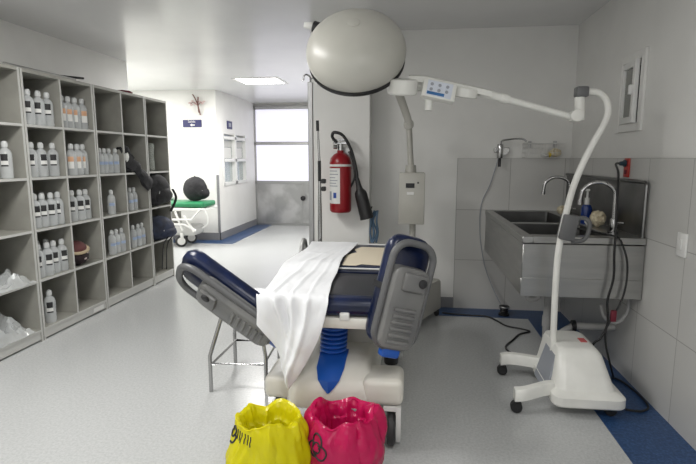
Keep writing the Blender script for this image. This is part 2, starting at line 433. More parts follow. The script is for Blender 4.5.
# ------------------------------------------------------------------ cubby shelving
ZS = [.10, .51, .925, 1.345, 1.765]          # tops of the boards
def cubby(name, label, y0, y1, cols):
    c = thing('cubby_unit', label, 'shelving', (-3.2, (y0 + y1) / 2, 0), 'grey open cubby units along the wall')
    xf, xb, t = -3.0, -3.42, .02
    for y in (y0, y1 - t): obj('side_panel', box(new(), (xb, y, 0), (xf, y + t, 2.19), .002, 1), 'shelf', c)
    obj('top_board', box(new(), (xb, y0 + t, 2.165), (xf, y1 - t, 2.19)), 'shelf', c)
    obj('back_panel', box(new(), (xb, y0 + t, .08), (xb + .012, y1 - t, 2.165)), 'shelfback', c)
    obj('plinth', box(new(), (xf - .03, y0 + t, .015), (xf - .006, y1 - t, .08)), 'shelfedge', c)
    for z in ZS: obj('shelf_board', box(new(), (xb + .012, y0 + t, z - .02), (xf - .004, y1 - t, z)), 'shelf', c)
    bm = new()
    for z in ZS[0:]: box(bm, (xf - .004, y0 + t, z - .02), (xf, y1 - t, z))
    for y in (y0, y1 - t): box(bm, (xf, y, 0), (xf + .002, y + t, 2.19))
    obj('edge_band', bm, 'shelfedge', c)
    for k in range(1, cols):
        y = y0 + (y1 - y0) * k / cols
        obj('divider', box(new(), (xb + .012, y - .009, .08), (xf - .002, y + .009, 2.165)), 'shelf', c)
        obj('edge_band', box(new(), (xf - .002, y - .009, .08), (xf + .0005, y + .009, 2.165)), 'shelfedge', c)
    return c
cubby('a', 'grey cubby unit nearest the photographer, with plastic film on its lower shelves', 2.75, 3.635, 2)
cb = cubby('b', 'grey two-column cubby unit holding most of the labelled clear bottles', 3.645, 4.53, 2)
obj('price_tag', box(new(), (-2.999, 4.30, .03), (-2.995, 4.46, .07)), 'label', cb, )
cubby('c', 'grey two-column cubby unit with a black strap bag in it', 4.54, 5.465, 2)
cubby('d', 'grey single-column cubby unit at the far end, holding two backpacks', 5.475, 5.985, 1)

# ------------------------------------------------------------------ bottles
def bottle(kind):
    b = bpy.data.objects.new('saline_bottle', None); COL.objects.link(b); b.location = (0, 0, 0)
    r, h = (.045, .28) if kind != 'small' else (.038, .25)
    obj('body', lathe(new(), [(r * .9, 0), (r, .008), (r, h * .42), (r * .97, h * .45), (r, h * .48), (r, h * .66), (r * .8, h * .76), (r * .42, h * .82), (r * .42, h * .85)], seg=16), 'bottle', b)
    obj('cap', lathe(new(), [(r * .5, h * .85), (r * .52, h * .95), (r * .4, h), (r * .12, h * 1.02)], seg=12), 'cap', b)
    def patch(z0, z1, a0, a1, name, m, e=.0015):
        bm = new(); n = 8
        grid(bm, lambda u, v: ((r + e) * cos(a0 + (a1 - a0) * u), (r + e) * sin(a0 + (a1 - a0) * u), z0 + (z1 - z0) * v), n, 1)
        return obj(name, bm, m, b)
    a = R(-45)
    if kind == 'ink':
        patch(h * .36, h * .58, a - .55, a + .55, 'label', 'label'); patch(h * .48, h * .66, a - .5, a + .5, 'label_band', 'ink', .003); patch(h * .33, h * .37, a - .5, a + .5, 'label_band', 'ink', .003)
    elif kind == 'orange':
        patch(h * .22, h * .44, a - .55, a + .55, 'label', 'label'); patch(h * .44, h * .60, a - .55, a + .55, 'label_band', 'orange')
    else:
        patch(h * .36, h * .48, a - .7, a + .7, 'label', 'bluelabel')
    return b
PB = {k: bottle(k) for k in ('ink', 'orange', 'small')}
used = set()
ORD = ['nearest', 'second', 'third', 'fourth', 'fifth']
def put(kind, ys, row, where, desc, x=-3.065, turn=None):
    n = len(ys)
    for i, y in enumerate(ys):
        y += .025
        o = ['only one', 'only one'][0] if n == 1 else ('first' if i == 0 else ORD[i]) + ' of %d' % n
        lab = f'{desc}, {o} from the left, {where}' if n > 1 else f'{desc}, alone, {where}'
        loc = (x + random.uniform(-.012, .012), y, ZS[row] + .001); rz = random.uniform(-.35, .35)
        if kind not in used:
            b = PB[kind]; used.add(kind); tag(b, lab, 'bottle', 'clear bottles in the cubby units'); b.location = loc; b.rotation_euler = (0, 0, rz)
        else:
            b = dup(PB[kind], loc, lab, 'clear bottles in the cubby units', rz); b['category'] = 'bottle'
    return
D1, D2, D3 = 'black-labelled clear bottle', 'orange-labelled clear bottle', 'blue-labelled slim bottle'
put('ink', [3.76, 3.865, 3.97], 4, 'top row of labelled-bottle unit', D1)
put('orange', [4.16, 4.25, 4.34, 4.43], 4, 'top row of labelled-bottle unit', D2)
put('ink', [3.75, 3.845, 3.985], 3, 'second row down of labelled-bottle unit', D1)
put('orange', [4.21, 4.30, 4.40], 3, 'second row down of labelled-bottle unit', D2)
put('ink', [3.73, 3.82, 3.91, 4.0], 2, 'third row down, first column', D1)
put('ink', [4.20, 4.29, 4.385], 2, 'third row down, second column', D1)
put('ink', [3.715, 3.81, 3.905, 4.0], 1, 'fourth row down, labelled-bottle unit', D1)
put('ink', [3.79], 0, 'bottom row of labelled-bottle unit', D1)
put('ink', [3.46], 3, 'beside the frame edge in the nearest cubby unit', D1)
put('small', [4.65, 4.735, 4.82, 4.905], 3, 'second row down, strap-bag unit', D3)
put('small', [4.78], 2, 'third row down of the strap-bag unit', D3)
put('small', [4.75, 4.835, 4.92], 1, 'fourth row down, first column', D3)
put('small', [5.14, 5.24], 2, 'third row down, below the strap bag', D3)
put('small', [5.15, 5.25, 5.35], 1, 'fourth row down, second column', D3)
# a second rank stands behind the front one in the fullest compartments
put('ink', [3.80, 3.91], 4, 'rear rank, top row', D1, -3.19)
put('ink', [3.78, 3.87, 3.97], 2, 'rear rank, third row down', D1, -3.19)
put('ink', [3.76, 3.86, 3.96], 1, 'rear rank, fourth row down', D1, -3.19)
put('small', [4.69, 4.78], 3, 'rear rank, second row down', D3, -3.18)

# tall clear vase in the last unit
v = lathe(new(), [(.05, 0), (.055, .01), (.05, .12), (.042, .17), (.05, .23), (.052, .30), (.047, .33), (.044, .32), (.04, .2), (.045, .1), (.045, .02)], (-3.12, 5.75, ZS[3] + .001))
tag(obj('tall_vase', v, 'glassjar', loc=(-3.12, 5.75, ZS[3])), 'tall empty clear vase alone in the far single-column cubby unit', 'vase')
# crumpled clear film on the nearest unit
def film(loc, sx, sy, sz, label, seed):
    bm = new()
    def f(u, v):
        n = noise.noise(V((u * 5 + seed, v * 5, seed)))
        e = min(u, 1 - u, v, 1 - v) * 9
        return (loc[0] + (u - .5) * sx + .02 * n, loc[1] + (v - .5) * sy + .03 * noise.noise(V((u * 4, v * 4 + seed, 2))), loc[2] + .006 + sz * min(1, e) * (.55 + .75 * n + .35 * noise.noise(V((u * 14, v * 14, seed)))) * 1 if e > 0 else loc[2] + .006)
    grid(bm, f, 22, 30)
    for v_ in bm.verts: v_.co.z = max(v_.co.z, loc[2] + .003)
    return tag(obj('plastic_film', bm, 'clear', loc=loc, angle=20), label, 'plastic film')
film((-3.15, 3.33, ZS[1]), .36, .54, .11, 'crumpled clear plastic film spread on the fourth shelf of nearest unit', 1)
film((-3.16, 3.29, ZS[0]), .34, .52, .18, 'heaped clear plastic bags on the bottom shelf of nearest unit', 5)

# hat and polka-dot pouch
h = thing('cap', 'dark red cap with straw brim resting on the polka dot pouch', 'cap', (-3.08, 4.225, ZS[1] + .16))
obj('crown', lathe(new(), [(.095, .012), (.09, .03), (.07, .05), (.03, .06), (.005, .062)], (-3.08, 4.225, ZS[1] + .158), (.25, -.2, 1)), mat('dark red cloth', (.10, .03, .03), .8), h)
obj('brim', lathe(new(), [(.085, .004), (.118, -.008), (.121, .0), (.118, .008), (.085, .014)], (-3.08, 4.225, ZS[1] + .158), (.25, -.2, 1)), 'brown', h)
tag(obj('polka_dot_pouch', blob(new(), (-3.08, 4.235, ZS[1] + .082), (.10, .12, .082), .12, 2.4), 'dots', loc=(-3.08, 4.235, ZS[1])), 'black pouch with pale polka dots under the dark red cap', 'pouch')

# ------------------------------------------------------------------ bags in the cubby units
# strap bag spilling from one cell to the next
g = thing('shoulder_bag', 'black shoulder bag with strap trailing towards the backpack', 'bag', (-3.1, 5.1, ZS[3]))
obj('bag_body', blob(new(), (-3.13, 5.12, ZS[3] + .11), (.13, .13, .14), .4, 3, 3, 4), 'blackcloth', g)
tube(b := new(), [(-3.1, 5.09, ZS[3] + .20), (-3.02, 5.04, ZS[3] + .26), (-3.0, 5.08, ZS[3] + .12), (-2.985, 5.2, ZS[3] + .05), (-2.98, 5.32, ZS[3] - .06), (-2.975, 5.42, ZS[3] - .13), (-2.97, 5.54, ZS[3] - .14)], [.06, .05, .07, .06, .075, .085, .05], 10, smooth=6, flat=.45)
for v_ in b.verts: v_.co += .03 * noise.noise_vector(v_.co * 9)
obj('strap', b, 'blackcloth', g)
obj('bow', blob(new(), (-2.99, 5.03, ZS[3] + .17), (.02, .03, .05), .5, 5, 2, 2), 'label', g)
def backpack(name, label, c, s, m, seed, group=None, straps=()):
    g = thing(name, label, 'backpack', (c[0], c[1], c[2] - s[2]), group)
    bm = blob(new(), c, s, .06, 1.6, 3, seed)
    for v_ in bm.verts:                       # flatten the base
        v_.co.z = max(v_.co.z, c[2] - s[2] * .93)
    obj('pack_body', bm, m, g)
    x0 = c[0] + s[0] * .55
    bm = blob(new(), (x0, c[1], c[2] - s[2] * .30), (s[0] * .62, s[1] * .72, s[2] * .52), .08, 2, 3, seed + 3)
    obj('front_pocket', bm, m, g)
    obj('zipper', tube(new(), [(x0 + .045, c[1] + s[1] * .62 * cos(a), c[2] - s[2] * .2 + s[2] * .42 * sin(a)) for a in [R(q) for q in range(0, 181, 20)]], .005, 6, smooth=2), 'alu', g)
    obj('grab_loop', tube(new(), [(c[0], c[1] - .03, c[2] + s[2] * .88), (c[0], c[1], c[2] + s[2] * 1.04), (c[0], c[1] + .03, c[2] + s[2] * .88)], .008, 6, smooth=5), 'blackcloth', g)
    for st in straps: obj('strap', tube(new(), st, .016, 8, smooth=6, flat=.4), 'blackcloth', g)
    return g
backpack('backpack', 'black backpack in the third row of far single-column unit', (-3.07, 5.70, ZS[2] + .20), (.18, .225, .20), 'blackcloth', 2,
         straps=[[(-2.89, 5.82, ZS[2] + .2), (-2.90, 5.92, ZS[2] + .08), (-2.955, 5.87, ZS[2] - .08)]])
backpack('backpack', 'navy backpack below the black one, straps hanging down', (-3.05, 5.71, ZS[1] + .15), (.19, .225, .15), 'bluecloth', 6,
         straps=[[(-2.87, 5.62, ZS[1] + .06), (-2.93, 5.60, ZS[1] - .05), (-2.97, 5.61, ZS[1] - .34)], [(-2.86, 5.72, ZS[1] + .06), (-2.93, 5.69, ZS[1] - .06), (-2.96, 5.70, ZS[1] - .36)]])

# things on top of the units
r_ = thing('curtain_rod', 'dark rod with a crossbar lying on top of the cubby unit', 'rod', (-3.1, 4.1, 2.19))
obj('rod', tube(new(), [(-3.05, 3.55, 2.205), (-3.04, 4.35, 2.205)], .012), 'steel', r_)
obj('crossbar', tube(new(), [(-3.16, 4.22, 2.226), (-3.0, 4.42, 2.226)], .010), 'black', r_)
tag(obj('folded_cloth', blob(new(), (-3.14, 5.30, 2.213), (.09, .10, .022), .2, 3), 'maroon', loc=(-3.14, 5.30, 2.19)), 'maroon cloth folded on top of the cubby units', 'cloth')

# ------------------------------------------------------------------ green stretcher in the corridor, black backpack on it
g = thing('stretcher', 'white wheeled stretcher with green mattress parked by the sign wall', 'stretcher', (-3.95, 8.2, 0))
obj('mattress', box(new(), (-5.2, 7.95, .68), (-3.42, 8.5, .77), .035, 3), 'green', g)
obj('pillow', box(new(), (-4.7, 8.05, .77), (-4.15, 8.45, .85), .035, 3), 'white', g)
bm = new(); box(bm, (-5.2, 7.93, .62), (-3.40, 7.98, .67), .01, 1); box(bm, (-5.2, 8.47, .62), (-3.40, 8.52, .67), .01, 1); box(bm, (-5.2, 7.98, .63), (-3.42, 8.47, .66))
obj('bed_frame', bm, 'white', g)
bm = new()
for y in (7.9, ):
    tube(bm, [(-4.3, y, .62), (-4.1, y, .48), (-3.62, y, .48), (-3.45, y, .66)], .02, 8)
    tube(bm, [(-4.3, y, .40), (-3.75, y, .40), (-3.55, y, .30)], .02, 8); tube(bm, [(-3.75, y, .55), (-3.58, y, .28)], .022, 8); tube(bm, [(-3.9, y, .62), (-3.78, y, .30)], .02, 8)
obj('side_rail', bm, 'white', g)
obj('cover', box(new(), (-4.5, 8.0, .19), (-3.62, 8.44, .36), .05, 3), 'shelfedge', g)
obj('lift_column', box(new(), (-4.4, 8.1, .36), (-4.0, 8.35, .63), .02, 2), 'shelf', g)
for x, y in ((-3.85, 8.02), (-4.95, 8.02), (-3.85, 8.42), (-4.95, 8.42)):
    cs = obj('caster', box(new(), (x - .03, y - .035, .13), (x + .03, y + .035, .24), .012, 2), 'white', g)
    obj('wheel', lathe(new(), [(.03, -.03), (.085, -.03), (.10, -.015), (.10, .015), (.085, .03), (.03, .03)], (x - .02, y, .1), (.5, -1, 0)), 'tyre', cs)
    obj('hub', cyl(new(), V((x - .02, y, .1)) + V((.5, -1, 0)).normalized() * .031, V((x - .02, y, .1)) + V((.5, -1, 0)).normalized() * .036, .065), 'white', cs)
bm = new(); tube(bm, [(-3.42, 7.96, .66), (-3.36, 7.94, .55), (-3.36, 7.94, .42), (-3.46, 7.96, .34)], .012, 8, smooth=4)
obj('end_loop', bm, 'white', g)
backpack('backpack', 'black backpack sitting on the green stretcher mattress', (-3.67, 8.22, .975), (.215, .15, .215), 'blackcloth', 9)

# ------------------------------------------------------------------ fire extinguisher on the pillar
EX, EY = -.64, 4.58
e = thing('fire_extinguisher', 'red fire extinguisher with black hose and horn on the white pillar', 'fire extinguisher', (EX, EY, 1.0))
obj('cylinder', lathe(new(), [(.085, 1.005), (.098, 1.02), (.10, 1.04), (.10, 1.46), (.09, 1.50), (.06, 1.535), (.03, 1.55), (.03, 1.57)], (EX, EY, 0), seg=32), 'red', e)
obj('collar_band', lathe(new(), [(.101, 1.425), (.1025, 1.428), (.1025, 1.442), (.101, 1.445)], (EX, EY, 0), seg=32), 'label', e)
bm = new(); cyl(bm, (EX, EY, 1.57), (EX, EY, 1.63), .026); box(bm, (EX - .07, EY - .012, 1.625), (EX + .06, EY + .012, 1.645), .004, 1); box(bm, (EX - .075, EY - .012, 1.655), (EX + .04, EY + .012, 1.672), .004, 1); cyl(bm, (EX - .03, EY - .02, 1.60), (EX - .06, EY - .035, 1.60), .018)
obj('valve', bm, 'chrome', e)
def wrap(r, z0, z1, a0, a1, n=14):
    return grid(new(), lambda u, v: (EX + r * cos(a0 + (a1 - a0) * u), EY + r * sin(a0 + (a1 - a0) * u), z0 + (z1 - z0) * v), n, 1)
lab = obj('label', wrap(.1012, 1.09, 1.41, R(-165), R(-85)), 'label', e, smooth=True)
bm = new()
for z, a, b in ((1.385, -155, -100), (1.355, -158, -95), (1.325, -158, -110), (1.30, -158, -98), (1.275, -158, -105), (1.25, -158, -98)):
    join(bm, wrap(.1018, z - .004, z + .004, R(a), R(b)))
join(bm, wrap(.1018, 1.12, 1.20, R(-160), R(-135)))
obj('print', bm, 'btn', lab)
obj('print', wrap(.1018, 1.14, 1.19, R(-122), R(-104)), 'inkblue', lab)
obj('hose', tube(new(), [(EX - .03, EY - .02, 1.64), (EX - .07, EY - .03, 1.69), (EX - .05, EY - .04, 1.73), (EX + .03, EY - .04, 1.70), (EX + .10, EY - .04, 1.58), (EX + .145, EY - .04, 1.42), (EX + .16, EY - .04, 1.30)], .014, 10, smooth=8), 'black', e)
obj('hose_clip', tube(new(), [(EX + .08, EY - .01, 1.56), (EX + .12, EY - .03, 1.46), (EX + .135, EY - .03, 1.33), (EX + .09, EY - .01, 1.23)], .010, 8, smooth=6), 'black', e)
obj('horn', lathe(new(), [(.02, 0), (.024, .06), (.03, .10), (.052, .13), (.058, .16), (.062, .36), (.064, .38), (.058, .38), (.05, .2)], (EX + .155, EY - .04, 1.32), (.26, 0, -1)), 'black', e)
bm = new(); box(bm, (EX - .02, EY + .09, 1.40), (EX + .13, 4.699, 1.45), .003, 1); box(bm, (EX - .02, EY + .09, 1.50), (EX + .09, 4.699, 1.60), .003, 1)
obj('bracket', bm, 'steel', e)

# crumpled blue hose bag hanging at the pillar corner
b = thing('tubing_bundle', 'bundle of pale blue breathing tubing hanging at the pillar corner', 'tubing', (-.37, 4.62, 1.0))
bm = new()
for k in range(4):
    pts = [(-.36 + .02 * k + .018 * sin(3 * t + k), 4.60 + .015 * cos(4 * t + k * 2), 1.02 - .1 * t) for t in range(4)]
    tube(bm, pts, .010, 8, smooth=5)
obj('tube', bm, mat('pale blue plastic', (.10, .17, .26), .3), b)
obj('hook', tube(new(), [(-.385, 4.695, 1.0), (-.36, 4.61, 1.03), (-.35, 4.60, 1.06)], .006, 8, smooth=4), 'black', b)

# ------------------------------------------------------------------ old lamp with the big dome
L = thing('surgical_lamp', 'tall floor-standing surgical lamp with big cream dome and boxed pole', 'surgical lamp', (.06, 4.52, 0))
Q = Matrix.Translation((.07, 4.55, 0)) @ Matrix.Rotation(R(-26), 4, 'Z')
bm = new(); lo = [rrect(0, 0, .145, .27, .03, z) for z in (.08, .10)] + [rrect(0, 0, .14, .265, .03, .34), rrect(0, 0, .13, .255, .03, .36)]
loft(bm, lo); bmesh.ops.transform(bm, matrix=Q, verts=bm.verts); obj('base', bm, 'lampgrey', L)
for sx in (-1, 1):
    for sy in (-1, 1):
        p = Q @ V((sx * .11, sy * .23, .04)); cs = obj('caster', cyl(new(), p + V((0, 0, .02)), p + V((0, 0, .05)), .02), 'black', L)
        obj('wheel', lathe(new(), [(.015, -.014), (.036, -.014), (.04, 0), (.036, .014), (.015, .014)], p, (1, .3, 0)), 'black', cs)
obj('pole', cyl(new(), (.025, 4.5, .35), (.025, 4.5, .94), .028), 'lampgrey', L)
bx = obj('transformer_box', box(new(), (-.10, 4.38, .925), (.125, 4.56, 1.375), .008, 2), 'lampgrey', L)
obj('nameplate', box(new(), (-.04, 4.375, 1.245), (.035, 4.38, 1.285)), 'ink', bx)
obj('nameplate', box(new(), (-.03, 4.375, 1.185), (.03, 4.38, 1.21)), 'label', bx)
obj('switch', cyl(new(), (.065, 4.38, 1.29), (.065, 4.365, 1.29), .008), 'ink', bx)
bm = new(); cyl(bm, (.0, 4.47, 1.375), (.0, 4.47, 1.44), .05, .045); cyl(bm, (.0, 4.47, 1.44), (-.025, 4.47, 1.82), .026)
obj('upper_pole', bm, 'lampgrey', L)
dc = V((-.327, 3.0, 2.112)); ax = V((.02, -.77, .645)).normalized()       # rim centre and the axis out of the back of the dome
bm = new(); cyl(bm, (-.025, 4.43, 1.79), (-.025, 4.51, 1.79), .045, bev=.006); tube(bm, [(-.02, 4.45, 1.76), (-.035, 4.42, 1.84), (-.105, 4.28, 2.02), (-.30, 3.60, 2.28), (-.335, 3.40, 2.22)], [.034, .036, .04, .034, .03], 12, flat=.5)
obj('arm', bm, 'lampgrey', L)
prof = []
for i in range(24):
    a = R(-20 + 110 * i / 23); prof.append((max(.001, .29 * cos(a)), .192 * sin(a)))
head = obj('lamp_dome', lathe(new(), [(.262, -.066)] + prof, dc, ax, 64), 'dome', L, angle=60)
obj('dome_rim', lathe(new(), [(.262, -.088), (.276, -.088), (.282, -.08), (.284, -.066), (.280, -.058), (.262, -.060)], dc, ax, 64), 'black', head)
obj('lens', lathe(new(), [(.263, -.086), (.263, -.078)], dc, ax, 48), 'glassdark', head)
obj('boss', lathe(new(), [(.035, .180), (.035, .1935), (.03, .1955)], dc + V((0, 0, .0)), ax, 24), 'dome', head)
k1 = dc + V((-.25, .10, .165)); bm = new()
tube(bm, [k1, k1 + V((.01, .14, .02)), V((-.50, 3.34, 2.24)), V((-.335, 3.40, 2.22))], .016, 10, smooth=5)
obj('yoke', bm, 'lampgrey', head)
obj('pivot', cyl(new(), k1 + V((.05, 0, -.02)), k1 + V((-.02, 0, .005)), .035, bev=.006), 'black', head)
obj('knob', cyl(new(), k1 + V((-.02, 0, .005)), k1 + V((-.075, 0, .015)), .025, .018, bev=.004), 'label', head)

# ------------------------------------------------------------------ obstetric bed
B = thing('delivery_bed', 'motorised delivery bed with navy mattress, grey leg supports and white base', 'hospital bed', (-.41, 3.1, 0))
# base
bm = new()
box(bm, (-.75, 2.42, .24), (-.57, 2.70, .362), .03, 4); box(bm, (-.228, 2.40, .242), (-.016, 2.62, .385), .035, 4)
loft(bm, [rrect(-.40, 2.98, .22, .57, .07, .205), rrect(-.40, 2.98, .235, .585, .07, .225), rrect(-.40, 2.98, .235, .585, .07, .29), rrect(-.395, 2.985, .222, .575, .07, .34), rrect(-.38, 3.0, .19, .55, .07, .385), rrect(-.37, 3.03, .165, .515, .06, .412), rrect(-.365, 3.05, .14, .48, .05, .42)])
box(bm, (-.77, 3.45, .235), (-.035, 3.70, .36), .035, 4)
obj('base_cover', bm, 'plastic', B)
obj('lift_column', box(new(), (-.44, 2.82, .41), (-.10, 3.3, .63), .02, 2), 'lampgrey', B)
for x, y in ((-.075, 2.47), (-.70, 2.56), (-.72, 3.60), (-.085, 3.60)):
    cs_bm = new()
    loft(cs_bm, [[(x + .035 - dx, y + dy * s, z) for dx, dy, s in ((-.012, -.06, f), (.012, -.06, f), (.012, .06, f), (-.012, .06, f))] for z, f in ((.025, .35), (.06, .8), (.13, 1), (.24, 1.05))])
    box(cs_bm, (x - .045, y - .05, .205), (x + .045, y + .05, .238), .006, 1)
    cs = obj('caster', cs_bm, 'white', B)
    obj('wheel', lathe(new(), [(.03, -.021), (.085, -.021), (.096, -.01), (.096, .01), (.085, .021), (.03, .021)], (x - .005, y, .098), (1, .05, 0), 32), 'tyre', cs)
    obj('hub', cyl(new(), (x - .029, y, .098), (x + .02, y, .098), .06), 'shell', cs)
# bellows
prof = []
for i in range(9):
    z = .412 + .0255 * i; prof += [(.060, z), (.076, z + .008), (.076, z + .0175), (.060, z + .0255)]
bl = lathe(new(), prof, (-.402, 2.645, 0), seg=28)
for v_ in bl.verts: v_.co.x -= (v_.co.z - .62) * -.06; 
obj('bellows', bl, 'blue', B)
def skirt(w, y, z, bulge, dep):
    xs = (-1, -.55, 0, .55, 1)
    return [(-.402 + w * q, y - bulge * (1 - abs(q)), z) for q in xs] + [(-.402 + w * q, y + dep, z) for q in xs[::-1]]
bm = new(); loft(bm, [skirt(.075, 2.575, .435, .02, .10), skirt(.073, 2.472, .405, .03, .12), skirt(.056, 2.412, .365, .02, .10), skirt(.030, 2.396, .33, .012, .08), skirt(.006, 2.388, .305, .004, .05)])
obj('bellows_skirt', bm, 'blue', B)
# frame under the mattress
bm = new(); box(bm, (-.76, 2.60, .645), (-.06, 3.80, .685), .012, 2)
loft(bm, [rrect(-.31, 2.63, .20, .20, .05, .64), rrect(-.31, 2.63, .205, .205, .05, .65), rrect(-.31, 2.63, .205, .205, .05, .685), rrect(-.31, 2.63, .20, .20, .05, .695)])
prism(bm, [(-.20, 2.47, .66), (-.06, 2.47, .655), (.0, 2.47, .60), (-.02, 2.47, .575), (-.09, 2.47, .575), (-.115, 2.47, .60), (-.17, 2.47, .60), (-.16, 2.47, .63)], (0, .05, 0))
fr = obj('bed_frame', bm, 'plastic', B)
obj('bolt', cyl(new(), (-.075, 2.468, .605), (-.075, 2.455, .605), .014), 'ink', fr)
obj('strap_tab', box(new(), (-.345, 2.415, .685), (-.295, 2.45, .725), .006, 2), 'white', fr)
bm = new(); cyl(bm, (-.09, 2.68, .37), (-.09, 2.68, .62), .03); cyl(bm, (-.09, 2.68, .36), (-.09, 2.68, .44), .04, bev=.01); box(bm, (-.12, 2.62, .53), (-.0, 2.74, .57), .01, 1)
obj('leg_actuator', bm, 'black', B)
# mattress sections
obj('dark_gap_slab', box(new(), (-.76, 2.56, .69), (-.06, 3.8, .725), .012, 2), 'black', B)  # black slab put in for the shaded gap between frame and mattress
obj('seat_section', box(new(), (-.775, 2.43, .70), (-.045, 3.0, .795), .035, 4), 'navy', B)
obj('seat_pad', box(new(), (-.70, 2.50, .772), (-.06, 2.985, .802), .012, 2), 'charcoal', B)
bk = obj('back_section', box(new(), (-.775, 3.02, .715), (-.045, 3.86, .83), .03, 4), 'navy', B)
obj('piping', tube(new(), [(-.75, 3.018, .822), (-.07, 3.018, .822)], .006, 8), 'label', bk)
obj('piping', tube(new(), [(-.75, 3.865, .828), (-.07, 3.865, .828)], .007, 8), 'label', bk)
# IV pole at the head end
ivp = obj('iv_pole', box(new(), (-.80, 3.90, .64), (-.762, 3.935, 2.08), .004, 1), 'alu', B)
obj('hook', tube(new(), [(-.78, 3.918, 2.07), (-.785, 3.918, 2.12), (-.81, 3.905, 2.135), (-.828, 3.90, 2.12), (-.83, 3.90, 2.09)], .007, 8, smooth=5), 'chrome', ivp)
obj('hook', tube(new(), [(-.78, 3.918, 2.10), (-.75, 3.918, 2.115), (-.735, 3.918, 2.09), (-.737, 3.918, 2.075)], .006, 8, smooth=5), 'chrome', ivp)
ivr = obj('telescopic_rod', tube(new(), [(-.715, 3.92, .70), (-.715, 3.92, 1.0), (-.715, 3.92, 1.46), (-.728, 3.92, 1.76)], [.017, .017, .010, .007], 10), 'chrome', B)
obj('grip', cyl(new(), (-.7155, 3.92, 1.32), (-.7155, 3.92, 1.48), .013), 'black', ivr)
obj('tip', cyl(new(), (-.7265, 3.92, 1.71), (-.7285, 3.92, 1.79), .012), 'black', ivr)
for z in (1.32, 1.26): obj('clamp', box(new(), (-.70, 3.90, z - .018), (-.665, 3.94, z + .018), .006, 1), 'black', ivr)
bm = new(); box(bm, (-.86, 3.89, .66), (-.05, 3.94, .70), .006, 1); tube(bm, [(-.83, 3.75, .70), (-.85, 3.85, .80), (-.84, 3.9, .85), (-.82, 3.92, .70)], .018, 8, smooth=4)
obj('head_rail', bm, 'alu', B)
# leg supports
def leg_support(c, Lv, Iv, k=1):
    Lv = V(Lv).normalized(); Iv = V(Iv); Iv = (Iv - Lv * Iv.dot(Lv)).normalized(); X = Iv.cross(Lv)
    T = basis(c, X, Iv, Lv * k)
    def put_(bm): bmesh.ops.transform(bm, matrix=T, verts=bm.verts); return bm
    def lp(hx, hz, y, r, cz=0): return [(p.x, y, p.y) for p in rrect(0, cz, hx, hz, r, 0)]
    bm = new()
    loft(bm, [lp(.088, .185, -.055, .04, -.07), lp(.098, .20, -.045, .045, -.07), lp(.105, .205, .0, .05, -.07), lp(.105, .205, .02, .05, -.07)])
    sh = obj('leg_support', put_(bm), 'shell', B)
    bm = new()
    for k in range(6):
        z = -.235 + .032 * k; box(bm, (-.062, -.066, z - .009), (.062, -.05, z + .009), .006, 2)
    obj('grip_ribs', put_(bm), 'shell', sh)
    loop = [(p.x, -.012 - .02 * max(0, p.y), p.y) for p in rrect(0, -.01, .114, .262, .085, 0, 7)]
    obj('handle_frame', put_(tube(new(), loop, .0185, 10, closed=True)), 'shellrim', sh)
    obj('pivot_knob', put_(cyl(new(), (.05, -.055, .07), (.05, -.085, .07), .022, bev=.006)), 'ink', sh)
    bm = new(); box(bm, (-.05, -.075, .02), (.075, -.045, .11), .012, 2)
    obj('pivot_housing', put_(bm), 'shell', sh)
    bm = new(); loft(bm, [lp(.10, .26, .02, .06, .005), lp(.118, .275, .035, .07, .005), lp(.122, .28, .068, .075, .005), lp(.112, .27, .10, .07, .005), lp(.08, .24, .112, .06, .005)])
    cu = obj('cushion', put_(bm), 'navy', sh, angle=70)
    obj('strap', put_(box(new(), (-.126, .0, .0), (-.118, .10, .03))), 'black', sh)
    obj('end_cap', put_(box(new(), (-.05, -.03, -.325), (.05, .03, -.27), .015, 2)), 'blue', sh)
    return sh
leg_support((-.025, 2.42, .838), (.22, .16, .95), (-.42, .87, .1), 1.0)
leg_support((-.968, 2.48, .745), (-.81, .02, .56), (.36, .78, .50), 1.14)

